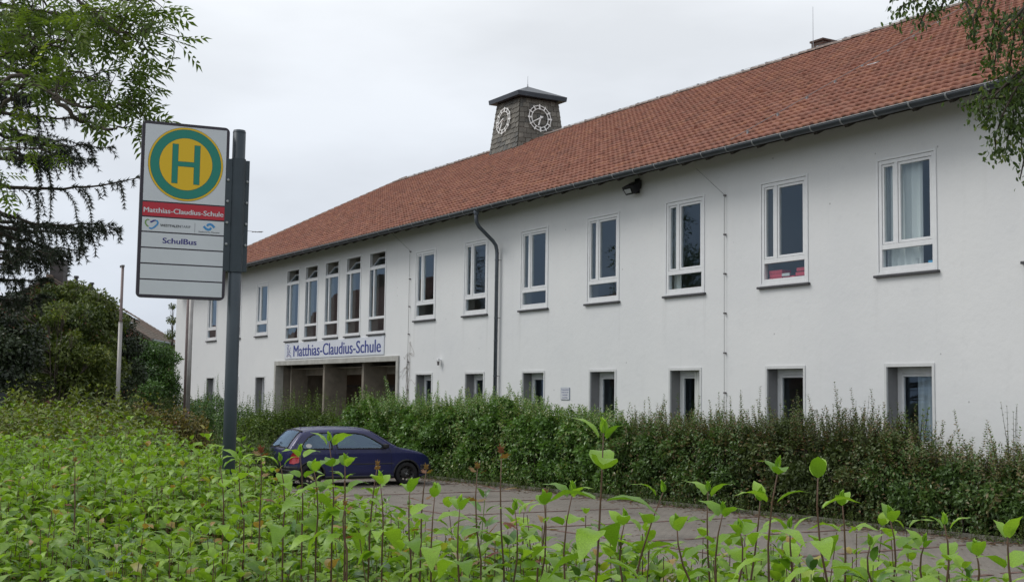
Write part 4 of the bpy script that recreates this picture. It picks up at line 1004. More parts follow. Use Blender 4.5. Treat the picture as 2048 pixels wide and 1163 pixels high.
plain_house('low_house', 'low red-roofed building at the left edge behind the dark spruce', (q_[0], q_[1], 0), np.array([R0[0], R0[1], 0]), 9.8, 7, 4.3, 7.0, M['brick'], M['red_roof'])
plain_house('street_house', 'red-brick house over the street mirrored in the tall windows', (-106, -31, .5), np.array([1., 0, 0]), 21, 10, 6.4, 10.9, M['brick'], M['red_roof'])
plain_house('street_house', 'red-brick house over the street mirrored in the windows right of the downpipe', (-80, -42, .5), np.array([1., 0, 0]), 16, 10, 5.4, 9.6, M['brick'], M['red_roof'])

# ================================================================== CAR
M['paint'] = plain('blue_violet_paint', (.012, .015, .085), .36, metal=.08, coat=.45, var=.08, vscale=2)
M['carglass'] = glass_mat('car_glass', (.55, .62, .62), 2.1); M['rubber'] = plain('black_rubber', (.012, .012, .013), .65); M['plastic'] = plain('grey_bumper', (.028, .029, .033), .6, var=.2, vscale=6)
M['tyre'] = plain('tyre', (.016, .016, .017), .85, bump=.4, bscale=60); M['rim'] = plain('black_steel_rim', (.030, .028, .028), .5, metal=.3); M['tail'] = plain('tail_red', (.50, .015, .03), .2, coat=.6); M['seat'] = plain('seat_cloth', (.05, .055, .07), .9); M['inside'] = plain('car_inside', (.03, .03, .033), .8); M['amber'] = plain('amber', (.6, .2, .02), .25); M['headlamp'] = plain('headlamp', (.55, .57, .6), .1)
car = empty('parked_car'); tag(car, 'small dark blue hatchback parked nose-in to the hedge', 'car')
def interp(xs, ys):
    xs, ys = np.array(xs, float), np.array(ys, float)
    # smooth monotone-ish interpolation
    def f(x):
        i = int(np.clip(np.searchsorted(xs, x)-1, 0, len(xs)-2)); h = xs[i+1]-xs[i]; t = (x-xs[i])/h
        def sl(j):
            if j == 0: return (ys[1]-ys[0])/(xs[1]-xs[0])
            if j == len(xs)-1: return (ys[-1]-ys[-2])/(xs[-1]-xs[-2])
            a, b = (ys[j]-ys[j-1])/(xs[j]-xs[j-1]), (ys[j+1]-ys[j])/(xs[j+1]-xs[j])
            return 0 if a*b <= 0 else 2*a*b/(a+b)
        m0, m1 = sl(i), sl(i+1)
        return (2*t**3-3*t**2+1)*ys[i] + (t**3-2*t**2+t)*h*m0 + (-2*t**3+3*t**2)*ys[i+1] + (t**3-t**2)*h*m1
    return f
ztop = interp([-1.865, -1.855, -1.835, -1.805, -1.74, -1.60, -1.46, -1.36, -1.15, -.6, -.1, .15, .28, .48, .74, .92, 1.06, 1.40, 1.62, 1.76, 1.83, 1.865],
              [.50, .63, .78, .905, 1.005, 1.185, 1.315, 1.355, 1.388, 1.405, 1.398, 1.375, 1.332, 1.215, 1.05, .945, .90, .835, .77, .695, .62, .50])
XF, XRr, WR = 1.14, -1.30, .285
def zbot(x):
    z = .21 + max(0, (abs(x)-1.55))*.25
    for xa, r in ((XF, .335), (XRr, .325)):
        d = abs(x-xa)
        if d < r: z = max(z, WR + math.sqrt(r*r-d*d))
    return z
halfw = interp([-1.865, -1.84, -1.78, -1.65, -1.4, -1.0, .2, 1.2, 1.5, 1.7, 1.8, 1.865], [.60, .66, .71, .755, .785, .80, .805, .80, .775, .71, .64, .56])
def wz(z):      # tumblehome and lower tuck
    if z < .35: return .965 + .035*(z-.2)/.15
    if z < .80: return 1.0
    if z < .93: return 1.0 - .02*(z-.80)/.13
    return .98 - .27*(z-.93)/.49
def side_y(x, z):
    zt_ = ztop(x); zb_ = zbot(x); y = halfw(x)*wz(z); d = zt_ - z; r = .10 if zt_ > 1.0 else .07
    if d < r: y -= (r - math.sqrt(max(0, r*r-(r-d)**2)))*.75
    if .52 < z < .58: y -= .004
    return y
cols = sorted(set(np.round(np.concatenate([np.linspace(-1.865, -1.70, 12), np.linspace(-1.70, 1.72, 116), np.linspace(1.72, 1.865, 11)]), 4)))
NZ = 46
WIN_R = [(-.79, .925), (-.815, 1.305), (-1.04, 1.305), (-1.20, 1.275), (-1.35, 1.195), (-1.46, 1.085), (-1.52, .985), (-1.515, .945), (-1.47, .925)]
WIN_F = [(-.66, .925), (-.70, 1.29), (-.62, 1.305), (-.15, 1.30), (.05, 1.265), (.25, 1.165), (.55, .98), (.58, .925)]
def inside(poly, x, z):
    c = False; n = len(poly)
    for i in range(n):
        (x1, z1), (x2, z2) = poly[i], poly[(i+1) % n]
        if (z1 > z) != (z2 > z) and x < (x2-x1)*(z-z1)/(z2-z1)+x1: c = not c
    return c
body = MB(); idx = {}
for sgn in (1, -1):
    base = len(body.v)
    for i, x in enumerate(cols):
        zb_, zt_ = zbot(x), ztop(x)
        for j in range(NZ+1):
            t = j/NZ; t = 1-(1-t)**1.25; z = zb_ + (zt_-zb_)*t
            body.v.append((x, sgn*side_y(x, z), z))
    for i in range(len(cols)-1):
        for j in range(NZ):
            q = (base+i*(NZ+1)+j, base+(i+1)*(NZ+1)+j, base+(i+1)*(NZ+1)+j+1, base+i*(NZ+1)+j+1)
            mx_ = np.mean([body.v[k][0] for k in q]); mz_ = np.mean([body.v[k][2] for k in q])
            if inside(WIN_R, mx_, mz_) or inside(WIN_F, mx_, mz_): continue
            body.f.append(q if sgn < 0 else q[::-1])
    idx[sgn] = base
NY = 16; nc = len(cols)
top = {}
def top_pt(i, k):
    x = cols[i]; ye = side_y(x, ztop(x)); u = -1 + 2*k/NY; y = u*ye
    zt_ = ztop(x); i0, i1 = max(0, i-1), min(nc-1, i+1); tx, tz = cols[i1]-cols[i0], ztop(cols[i1])-ztop(cols[i0]); l = math.hypot(tx, tz); nx_, nz_ = -tz/l, tx/l
    c = .035*(1-u*u) + .02*(1-u**8)
    return (x+nx_*c, y, zt_+nz_*c)
tb = len(body.v)
for i in range(nc):
    for k in range(NY+1): body.v.append(top_pt(i, k))
REARW, FRONTW = (-1.785, -1.45), (.30, .88)
for i in range(nc-1):
    xm = (cols[i]+cols[i+1])/2
    for k in range(NY):
        um = -1+2*(k+.5)/NY
        if (REARW[0] < xm < REARW[1] or FRONTW[0] < xm < FRONTW[1]) and abs(um) < .88: continue
        body.f.append((tb+i*(NY+1)+k, tb+(i+1)*(NY+1)+k, tb+(i+1)*(NY+1)+k+1, tb+i*(NY+1)+k+1))
# close the two ends under the bumpers
for i in (0, nc-1):
    for j in range(NZ):
        a, b = idx[1]+i*(NZ+1)+j, idx[-1]+i*(NZ+1)+j; body.f.append((a, a+1, b+1, b))
body.build('body', M['paint'], car, smooth=True)
def proj_side(poly, sgn, off, sub=6):
    P = []
    for i in range(len(poly)):
        (x1, z1), (x2, z2) = poly[i], poly[(i+1) % len(poly)]
        for s in range(sub): t = s/sub; x, z = x1+(x2-x1)*t, z1+(z2-z1)*t; P.append((x, sgn*(side_y(x, z)+off), z))
    return P
for sgn in (1, -1):
    for poly, nm in ((WIN_R, 'quarter_window'), (WIN_F, 'door_window')):
        P = proj_side(poly, sgn, -.004); n = len(P); g = MB()
        cx_, cz_ = np.mean([p[0] for p in P]), np.mean([p[2] for p in P])
        g.v = P + [(cx_, sgn*(side_y(cx_, cz_)-.004), cz_)]; g.f = [(i, (i+1) % n, n) if sgn < 0 else ((i+1) % n, i, n) for i in range(n)]
        go = g.build(nm, M['carglass'], car)
        MB().tube(proj_side(poly, sgn, .003, 4) + [proj_side(poly, sgn, .003, 4)[0]], .017, 6, False).build('seal', M['rubber'], go)
def top_patch(xr, um, off, nm):
    ii = [i for i in range(nc) if xr[0]-.02 < cols[i] < xr[1]+.02]; g = MB(); ks = [k for k in range(NY+1) if abs(-1+2*k/NY) <= um+.08]
    for i in ii:
        for k in ks:
            p = top_pt(i, k); g.v.append((p[0]+(off if xr[0] < 0 else -off), p[1], p[2]-.004))
    m_ = len(ks)
    for a in range(len(ii)-1):
        for b in range(m_-1): g.f.append((a*m_+b, (a+1)*m_+b, (a+1)*m_+b+1, a*m_+b+1))
    go = g.build(nm, M['carglass'], car, smooth=True)
    edge = [top_pt(ii[0], k) for k in ks] + [top_pt(i, ks[-1]) for i in ii] + [top_pt(ii[-1], k) for k in ks[::-1]] + [top_pt(i, ks[0]) for i in ii[::-1]]
    MB().tube(edge, .016, 6, False).build('seal', M['rubber'], go)
top_patch(REARW, .88, .002, 'rear_window'); top_patch(FRONTW, .88, .002, 'windscreen')
# panel gaps: thin dark lines following the skin
def seam(pts, r=.0045, nm='panel_gap', mat='rubber', sgn=-1):
    MB().tube([(x, sgn*(side_y(x, z)+.0005), z) for x, z in pts], r, 5).build(nm, M[mat], car)
for sgn in (1, -1):
    seam([(-.725, z) for z in np.linspace(.30, 1.295, 18)], sgn=sgn)
    seam([(.66, .92), (.70, .85), (.72, .7), (.72, .5), (.74, .33)], sgn=sgn)
    seam([(x, .30) for x in np.linspace(-.725, .74, 12)], sgn=sgn)
    seam([(-1.38, 1.335), (-1.50, 1.22), (-1.64, 1.05), (-1.71, .93), (-1.70, .88)], .006, sgn=sgn)
    # black sill, arch lips, bumper sides, rubbing strip, handle
    MB().add([], []);
    for xa, r in ((XF, .345), (XRr, .335)):
        MB().tube([(xa+r*math.cos(g), sgn*(side_y(min(max(xa+r*math.cos(g), -1.86), 1.86), WR+r*math.sin(g))-.004), WR+r*math.sin(g)) for g in np.linspace(.0, math.pi, 24)], .022, 6).build('arch_lip', M['plastic'], car, smooth=True)
    MB().tube([(x, sgn*(side_y(x, .545)), .545) for x in np.linspace(-.95, .78, 14)], .014, 6).build('rub_strip', M['plastic'], car)
    MB().tube([(x, sgn*(side_y(x, .24)-.004), .235) for x in np.linspace(-.95, .78, 10)], .03, 6).build('sill', M['plastic'], car)
    MB().box((-.64, sgn*(side_y(-.55, .80)) - .012, .775), (-.47, sgn*(side_y(-.55, .80)) + .016, .81)).build('door_handle', M['rubber'], car, bevel=.006)
    # bumper ends wrapping round
    pr = [(x, sgn*(side_y(x, .44)+.008), .44) for x in np.linspace(-1.62, -1.86, 8)]
    for (za, r) in ((.47, .045), (.40, .05), (.32, .05)):
        MB().tube([(x, sgn*(side_y(x, za)-.01), za) for x in np.linspace(-1.63, -1.855, 9)], r, 8).build('bumper_end', M['plastic'], car, smooth=True)
        MB().tube([(x, sgn*(side_y(x, za)-.01), za) for x in np.linspace(1.50, 1.855, 9)], r, 8).build('bumper_end', M['plastic'], car, smooth=True)
    # tail light: tall teardrop on the corner
    t_ = MB(); TL = [(-1.60, .60), (-1.595, .74), (-1.62, .83), (-1.67, .875), (-1.73, .86), (-1.775, .78), (-1.80, .68), (-1.81, .58), (-1.72, .565)]
    P = [(x, sgn*(side_y(x, z)+.012), z) for x, z in TL]; cx_ = (-1.71, sgn*(side_y(-1.71, .72)+.028), .72); n = len(P)
    t_.v = P + [cx_] + [(x, y-sgn*.03, z) for x, y, z in P]; t_.f = [(i, (i+1) % n, n) if sgn < 0 else ((i+1) % n, i, n) for i in range(n)] + [(i, (i+1) % n, n+1+(i+1) % n, n+1+i) for i in range(n)]
    t_.build('tail_light', M['tail'], car, smooth=True)
    hl = MB().add([(1.70, sgn*.40, .60), (1.80, sgn*.40, .60), (1.66, sgn*.70, .62), (1.74, sgn*.36, .72), (1.58, sgn*.68, .73)], [(0, 1, 3), (1, 2, 4, 3)]); hl.build('headlight', M['headlamp'], car)
    mi = MB().box((.50, sgn*.78 - .02 if sgn > 0 else sgn*.78-.17, .93), (.60, sgn*.78+.17 if sgn > 0 else sgn*.78+.02, 1.04)); mi.build('mirror', M['rubber'], car, bevel=.03)
for (xa, za, r) in ((-1.858, .47, .045), (-1.862, .40, .05), (-1.855, .32, .05)):
    w_ = halfw(-1.86); MB().tube([(xa+.03*(abs(y)/w_)**4, y, za) for y in np.linspace(-w_, w_, 13)], r, 8).build('rear_bumper', M['plastic'], car, smooth=True)
    w_ = halfw(1.86); MB().tube([(-xa-.03*(abs(y)/w_)**4, y, za) for y in np.linspace(-w_, w_, 13)], r, 8).build('front_bumper', M['plastic'], car, smooth=True)
# fuel flap ring, side mark
sgn = -1
MB().tube([(-1.50+.075*math.cos(g), -(side_y(-1.5+.075*math.cos(g), .79+.075*math.sin(g))+.0005), .79+.075*math.sin(g)) for g in np.linspace(0, 2*math.pi, 22)], .004, 5, False).build('fuel_flap', M['rubber'], car)
# plate on the tailgate
npx = -1.855
pl = empty('number_plate'); pl.parent = car; pl.matrix_local = frame_M((npx-.028, .26, .605), (0, -1, 0), (.10, 0, .995), (-.995, 0, .10))
MB().box((0, 0, -.01), (.52, .112, .004)).build('plate', plain('plate_white', (.72, .72, .72), .35), pl); MB().box((0, .0, .0045), (.045, .112, .006)).build('blue_band', plain('plate_blue', (.01, .04, .35), .4), pl)
put('plate_text', text_mesh('MS OB 10', .43, .075, .02, .001), M['lampblack'], pl, .065, .019, .005)
bad = MB().tube([(-1.875, 0, .83), (-1.868, 0, .83)], .03, 12).build('badge', M['bracket'], car)
wp = MB().tube([(-1.80, -.05, .95), (-1.80, .30, .965), (-1.80, .50, .975)], .012, 6).build('rear_wiper', M['rubber'], car)
MB().tube([(-1.25, 0, 1.37), (-1.42, 0, 1.67)], [.008, .004], 6).build('aerial', M['rubber'], car)
stk = disc(.075, .05, depth=.001, n=24).build('window_sticker', plain('sticker', (.62, .62, .62), .5), car); stk.matrix_local = frame_M((-1.36, -(side_y(-1.36, 1.0)+.002), 1.0), (1, 0, 0), (0, .25, .97), (0, -.97, .25))
# spoiler lip over the rear window
MB().tube([(-1.45-.02*(1-(y/.55)**2), y, 1.345) for y in np.linspace(-.52, .52, 9)], .018, 6).build('roof_lip', M['rubber'], car)
# wheels
def wheel(x, sgn):
    e = empty('wheel', (x, sgn*.715, WR)); e.parent = car; e.rotation_euler = (0, 0, 0 if sgn > 0 else math.pi)
    t_ = MB(); n = 40; pr = [(.20, -.07), (.262, -.078), (.281, -.062), (WR, -.03), (WR, .03), (.281, .062), (.262, .078), (.20, .07)]
    for k in range(n):
        g = 2*math.pi*k/n
        for r, y in pr: t_.v.append((r*math.cos(g), y, r*math.sin(g)))
    m_ = len(pr)
    for k in range(n):
        for j in range(m_-1): t_.f.append((k*m_+j, k*m_+j+1, ((k+1) % n)*m_+j+1, ((k+1) % n)*m_+j))
    t_.build('tyre', M['tyre'], e, smooth=True)
    r_ = MB(); pr = [(.205, .066), (.188, .05), (.17, .02), (.13, .015), (.10, .04), (.055, .045), (.0, .045)]
    for k in range(n):
        g = 2*math.pi*k/n
        for r, y in pr: r_.v.append((r*math.cos(g), y, r*math.sin(g)))
    m_ = len(pr)
    for k in range(n):
        for j in range(m_-1):
            if j == 2 and k % 4 < 2: continue
            r_.f.append((k*m_+j, k*m_+j+1, ((k+1) % n)*m_+j+1, ((k+1) % n)*m_+j))
    r_.build('rim', M['rim'], e, smooth=True)
    MB().tube([(0, .03, 0), (0, .058, 0)], .028, 10).build('hub_cap', M['bracket'], e)
    for k in range(4):
        g = k*math.pi/2+.4; MB().tube([(.06*math.cos(g), .04, .06*math.sin(g)), (.06*math.cos(g), .056, .06*math.sin(g))], .009, 6).build('wheel_nut', M['bracket'], e)
for x in (XF, XRr):
    for sgn in (1, -1): wheel(x, sgn)
# inside: floor, dash, seats, steering wheel, far arches
MB().box((-1.7, -.66, .17), (1.6, .66, .34)).build('floor', M['inside'], car)
for x in (XF, XRr): MB().box((x-.40, -.62, .2), (x+.40, .62, .66)).build('wheel_well', M['rubber'], car)
MB().box((.42, -.66, .55), (.85, .66, .92)).build('dashboard', M['inside'], car, bevel=.05)
for y in (-.34, .34):
    MB().box((-.55, y-.23, .34), (-.02, y+.23, .55)).build('seat', M['seat'], car, bevel=.05)
    b_ = MB().add([(-.62, y-.23, .5), (-.46, y-.23, .5), (-.46, y+.23, .5), (-.62, y+.23, .5), (-.78, y-.20, 1.08), (-.68, y-.20, 1.08), (-.68, y+.20, 1.08), (-.78, y+.20, 1.08)], [(3, 2, 1, 0), (4, 5, 6, 7), (0, 1, 5, 4), (1, 2, 6, 5), (2, 3, 7, 6), (3, 0, 4, 7)]); b_.build('backrest', M['seat'], car, bevel=.04)
    MB().box((-.79, y-.12, 1.10), (-.70, y+.12, 1.27)).build('headrest', M['seat'], car, bevel=.03)
MB().box((-1.35, -.6, .34), (-.95, .6, .52)).build('rear_bench', M['seat'], car, bevel=.05); MB().box((-1.48, -.6, .5), (-1.34, .6, .98)).build('rear_backrest', M['seat'], car, bevel=.05)
MB().tube([(.30+.06*math.sin(g), .34+.18*math.cos(g), .84+.17*math.sin(g)) for g in np.linspace(0, 2*math.pi, 20)], .014, 6, False).build('steering_wheel', M['rubber'], car)
# place: front right wheel where the photo shows it, nose to the hedge
hd_ = np.array([.0, 1.0]); hd_ /= np.linalg.norm(hd_); lf = np.array([-hd_[1], hd_[0]])
fw_ = np.array([-28.40, -5.34])
org = fw_ - hd_*XF*1.03 + lf*.715*.97; car.scale = (1.03, .99, .97)
car.location = (org[0], org[1], .004); car.rotation_euler = (0, 0, math.atan2(hd_[1], hd_[0]))

# ================================================================== VEGETATION
def nrm(a): return a/(np.linalg.norm(a, axis=-1, keepdims=True)+1e-9)
T_DIAMOND = (np.array([(0, 0, 0), (.42, .27, .05), (1, 0, -.10), (.42, -.27, .05)]), np.array([(0, 1, 2), (0, 2, 3)]))
T_OVAL = (np.array([(0, 0, 0), (.25, .20, .05), (.62, .22, .02), (1, 0, -.14), (.62, -.22, .02), (.25, -.20, .05), (.45, 0, .0)]), np.array([(0, 1, 6), (1, 2, 6), (2, 3, 6), (3, 4, 6), (4, 5, 6), (5, 0, 6)]))
def dogleaf(st, droop=.32, wave=.02, wid=1.0):
    prof_ = lambda t: wid*.30*(math.sin(math.pi*min(1, t**.75))**.85)*(1-.18*t)
    V = [(0, 0, 0)]; F = []; prev = None
    for i, t in enumerate(st[1:-1]):
        hwid = prof_(t); zc = .16*math.sin(math.pi*t*.8) - droop*t*t; b = len(V)
        V += [(t, 0, zc), (t-.03, hwid, zc+.22*hwid+wave*math.sin(i*2.4)), (t-.03, -hwid, zc+.22*hwid-wave*math.sin(i*2.9))]
        if prev is None: F += [(0, b, b+1), (0, b+2, b)]
        else: F += [(prev, b, b+1), (prev, b+1, prev+1), (prev, prev+2, b+2), (prev, b+2, b)]
        prev = b
    V.append((1, 0, .16*math.sin(math.pi*.8)-droop)); e = len(V)-1; F += [(prev, e, prev+1), (prev, prev+2, e)]
    return np.array(V), np.array(F)
T_DOG = dogleaf([0, .16, .38, .62, .84, 1]); T_DOG_S = dogleaf([0, .28, .62, 1]); T_DOG_N = dogleaf([0, .2, .45, .75, 1], .2, .01, .62); T_DOG_C = dogleaf([0, .16, .38, .62, .84, 1], .55, .05, .9)
def cloud_arrays(P, A, Nn, S, T):
    tv, tf = T; A = nrm(A); Nn = Nn - (Nn*A).sum(1, keepdims=True)*A; Nn = nrm(Nn); Sd = np.cross(Nn, A)
    V = P[:, None, :] + S[:, None, None]*(tv[None, :, 0:1]*A[:, None] + tv[None, :, 1:2]*Sd[:, None] + tv[None, :, 2:3]*Nn[:, None])
    F = tf[None] + (np.arange(len(P))*len(tv))[:, None, None]
    return V.reshape(-1, 3), F.reshape(-1, 3)
def leaf_object(name, P, A, Nn, S, T, tone, mat, parent=None, stuff=True):
    V, F = cloud_arrays(P, A, Nn, S, T); me = arr_mesh(name, V, F, np.repeat(tone, len(T[0])))
    o = link(name, me, mat, parent, smooth=True)
    if stuff: tag(o, kind='stuff')
    return o
def rdir(n): return nrm(rng.normal(size=(n, 3)))
class Foliage:
    def __init__(s): s.P = []; s.A = []; s.N = []; s.S = []; s.T = []; s.tw = MB()
    def add(s, P, A, Nn, S, tone): s.P.append(P); s.A.append(A); s.N.append(Nn); s.S.append(S); s.T.append(np.clip(tone, 0, 1))
    def lump(s, c, r, n, size, tone=.5, tvar=.25, box=.7, zmin=None, shell=.16, droop=.25, up=.35):
        c = np.array(c, float); r = np.array(r, float)
        d = rdir(n); d2 = np.sign(d)*np.abs(d)**box
        # bumpy outline
        ph = rng.uniform(0, 6.28, 6); bump = 1 + .10*np.sin(d[:, 0]*5+ph[0]+d[:, 2]*3) + .08*np.sin(d[:, 1]*7+ph[1]) + .07*np.sin(d[:, 2]*9+ph[2]+d[:, 0]*4)
        rad = np.where(rng.random(n) < .8, 1-np.abs(rng.normal(0, shell, n)), rng.random(n)**.5)
        P = c + d2*r*(rad*bump)[:, None]
        if zmin is not None:
            k = P[:, 2] > zmin; P = P[k]; d = d[k]; n = len(P)
        A = nrm(d*.6 + rdir(n)*.8 + np.array([0, 0, -droop])); Nn = nrm(d*.5 + np.array([0, 0, up]) + rdir(n)*.55)
        tn = tone + rng.normal(0, tvar, n)
        s.add(P, A, Nn, size*rng.uniform(.65, 1.25, n), tn)
    def shoot(s, base, tip, n, size, tone=.6, r=.004, pairs=True):
        base = np.array(base, float); tip = np.array(tip, float); mid = (base+tip)/2 + rng.normal(0, .03, 3)
        ts = np.linspace(.15, 1, n); B = (1-ts)[:, None]**2*base + (2*ts*(1-ts))[:, None]*mid + (ts**2)[:, None]*tip
        s.tw.tube([base, mid*.5+base*.25+tip*.25, tip], [r, r*.8, r*.4], 3, False)
        ax = nrm((tip-base)[None])[0]; a0 = rng.uniform(0, 6.28); e1 = nrm(np.cross(ax, [.3, .7, .2])[None])[0]; e2 = np.cross(ax, e1)
        for sg in ((0, math.pi) if pairs else (0,)):
            g = a0 + sg + np.arange(n)*(math.pi/2 if pairs else 2.4); o = np.cos(g)[:, None]*e1 + np.sin(g)[:, None]*e2
            A = nrm(o + ax*(.35+.5*ts[:, None]) + rng.normal(0, .15, (n, 3))); s.add(B, A, nrm(np.tile(ax, (n, 1)) + rng.normal(0, .2, (n, 3))), size*(1.15-.6*ts)*rng.uniform(.8, 1.2, n), tone + rng.normal(0, .12, n))
    def build(s, name, T, mat, parent, twig_name='twigs', twig_mat='twig', stuff=True):
        o = leaf_object(name, np.concatenate(s.P), np.concatenate(s.A), np.concatenate(s.N), np.concatenate(s.S), T, np.concatenate(s.T), mat, parent, stuff)
        if s.tw.v:
            t = s.tw.build(twig_name, M[twig_mat] if isinstance(twig_mat, str) else twig_mat, parent)
            if stuff: tag(t, kind='stuff')
        return o
M['lf_hedge'] = leaf_mat('hedge_leaf', (.035, .085, .016), (.155, .29, .060), (.26, .31, .11), .25, .35, .6)
M['lf_dark'] = leaf_mat('dark_hedge_leaf', (.026, .060, .016), (.115, .20, .050), (.20, .16, .07), .22, .38, .55)
M['lf_bronze'] = leaf_mat('bronze_hedge_leaf', (.032, .054, .016), (.11, .150, .046), (.20, .12, .06), .22)
M['lf_olive'] = leaf_mat('olive_leaf', (.036, .062, .014), (.155, .195, .040), (.27, .29, .06), .28)
M['lf_bright'] = leaf_mat('bright_shrub_leaf', (.045, .085, .015), (.16, .25, .04), (.26, .30, .06), .3)
M['lf_yellow'] = leaf_mat('yellow_green_leaf', (.07, .105, .015), (.25, .30, .045), (.32, .22, .10), .3)
M['lf_rust'] = leaf_mat('rusty_leaf', (.10, .085, .02), (.26, .22, .06), (.36, .14, .08), .28)
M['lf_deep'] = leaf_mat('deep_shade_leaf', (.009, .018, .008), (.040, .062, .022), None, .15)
M['lf_dog'] = leaf_mat('dogwood_leaf', (.10, .20, .018), (.30, .47, .05), (.38, .24, .08), .38, .42, .5)
M['lf_dog_o'] = leaf_mat('dogwood_leaf_single', (.15, .29, .025), (.31, .50, .055), None, .38, .42, .5, obj_rand=True)
M['lf_maple_o'] = leaf_mat('maple_leaf_single', (.20, .06, .045), (.26, .17, .06), None, .35, .5, .4, obj_rand=True)
M['lf_privet'] = leaf_mat('privet_leaf', (.04, .10, .02), (.15, .29, .06), (.30, .24, .10), .28, .35, .6)
M['lf_ash'] = leaf_mat('ash_leaf', (.06, .105, .02), (.18, .26, .05), (.24, .31, .06), .42)
M['lf_birch'] = leaf_mat('birch_leaf', (.03, .06, .015), (.105, .165, .03), (.16, .2, .04), .3)
M['needle'] = leaf_mat('spruce_needle', (.010, .020, .012), (.045, .062, .030), None, .1)
M['lf_weed'] = leaf_mat('weed_leaf', (.05, .09, .015), (.17, .25, .05), (.25, .22, .1), .3)

# ---------------------------------------------------------------- hedge between lot and wall
def on_plane(px, py, off):                # point of a sight line on the vertical plane running `off` metres behind the kerb
    v = FW + RT*(px-1024)/FPX - UP*(py-581.5)/FPX
    t = ((KA[0]-CAM[0])*kn[0] + (KA[1]-CAM[1])*kn[1] + off)/(v[0]*kn[0]+v[1]*kn[1]); return CAM + t*v
top_px = [(700, 862), (735, 812), (760, 803), (800, 812), (840, 822), (880, 810), (940, 805), (1000, 806), (1060, 808), (1130, 815), (1190, 838), (1260, 848), (1330, 852), (1400, 850), (1460, 846), (1520, 858), (1600, 860), (1680, 852), (1740, 858), (1800, 880), (1860, 902), (1930, 925), (2000, 930), (2060, 928), (2200, 940), (2500, 950)]
tp = [on_plane(a, b, .95) for a, b in top_px]; tpx = [p[0] for p in tp]; tpz = [p[2] for p in tp]
def hedge(name, label, x1, x2, mats, tone, n_per, leaf, shoot_n, shoot_h, grp='hedge plants along the kerb', front=.12, wid=.92):
    e = empty(name, ((x1+x2)/2, kerb_y((x1+x2)/2)+1, 0)); tag(e, label, 'hedge', grp); e.location = (0, 0, 0)
    f = Foliage(); x = x1
    while x < x2:
        for row in (0, 1):
            h = np.interp(x, tpx, tpz) * rng.uniform(.74, 1.0) * (1 if row == 0 else .97); yc = kerb_y(x) + front + (wid*.5 if row == 0 else wid*1.35) + rng.uniform(-.08, .08)
            f.lump((x, yc, h*.47), (.55, wid*.55, h*.53), int(n_per*(1 if row == 0 else .6)), leaf, tone + rng.normal(0, .08), .22, .62, .03, .14)
        for q in range(3):                                     # leafy clumps that stand proud of the face and top
            hh_ = np.interp(x, tpx, tpz); zz_ = hh_*rng.uniform(.25, .98); r_ = rng.uniform(.16, .34)
            f.lump((x+rng.uniform(-.25, .25), kerb_y(x)+front+rng.uniform(-.02, .22)+(zz_/hh_)**4*.35, zz_), (r_, r_*.8, r_*.7), int(950*r_*r_/.06), leaf*rng.uniform(1.0, 1.5), min(.84, tone + rng.normal(.03, .18)), .10, 1.0, .03, .3)
        f.lump((x, kerb_y(x)+front+wid*2.0, np.interp(x, tpx, tpz)*.42), (.55, .35, np.interp(x, tpx, tpz)*.46), int(n_per*.3), leaf*1.6, tone, .2, .62, .03, .2)
        x += .52
    for i in range(shoot_n):
        x = rng.uniform(x1, x2); h = np.interp(x, tpx, tpz); y = kerb_y(x) + front + rng.uniform(.1, 1.5); l = shoot_h*rng.uniform(.25, 1.0)**1.2*(1 if rng.random() < .88 else 1.9)
        u_, v_, _z = pix((x, y, h*.92+l))
        if 1085 < u_ < 1180 and v_ < 808: continue
        f.shoot((x, y, h*.7), (x+rng.normal(0, .15), y+rng.normal(0, .14)-.06, h*.92+l), max(7, int((l+.3*h)/.05)), leaf*1.15, tone+.2)
    for i in range(int((x2-x1)*14)):
        x = rng.uniform(x1, x2); y = kerb_y(x) + front + rng.uniform(.1, 1.2); f.tw.tube([(x, y, 0), (x+rng.normal(0, .1), y, .5), (x+rng.normal(0, .2), y+rng.normal(0, .1), 1.3)], [.016, .012, .006], 4, False)
    f.build('foliage', T_DIAMOND, M[mats], e); return e
hx = lambda px: on_plane(px, 900, .5)[0]
hedge('privet_hedge', 'bright green leafy hedge section nearest the parked car', hx(862), hx(1240), 'lf_hedge', .70, 2300, .090, 560, .40)
hedge('dense_hedge', 'dark green middle section of the hedge below the white wall', hx(1240), hx(1500), 'lf_dark', .72, 2700, .076, 420, .45)
hedge('bronze_hedge', 'brownish bronze-leaved section of the hedge', hx(1500), hx(1790), 'lf_bronze', .62, 2700, .072, 430, .52)
hedge('dense_hedge', 'dark green hedge section at the right edge', hx(1790), -12.2, 'lf_dark', .74, 2700, .076, 330, .50)
hedge('tall_shrub_row', 'green shrubs between the parked car and the porch', hx(705), hx(862), 'lf_hedge', .66, 2000, .094, 240, .5)
# fresh green suckers pushing through the hedge
def sapling(name, label, px, py, off, spread, n, mat, leaf=.085, group=None):
    p = on_plane(px, py, off); e = empty(name, (p[0], p[1], 0)); tag(e, label, 'plant', group); f = Foliage(); zt_ = p[2]
    for i in range(n):
        l = rng.uniform(.5, 1.0); tip = np.array([rng.normal(0, spread), rng.normal(0, spread), zt_*(.72+.28*l)]); f.shoot((tip[0]*.3, tip[1]*.3, zt_*.3), tip, 13, leaf, .6, .007)
    f.build('foliage', T_OVAL, M[mat], e); return e
sapling('sapling', 'slender sapling with upright leafy shoots in front of the porch', 745, 772, .6, .35, 16, 'lf_bright')
sapling('sapling', 'bright sucker rising before the second ground-floor window from the right', 1588, 800, 1.3, .18, 10, 'lf_bright', .10)
sapling('sapling', 'bright sucker rising before the rightmost ground-floor window', 1820, 812, 1.2, .25, 14, 'lf_bright', .10)
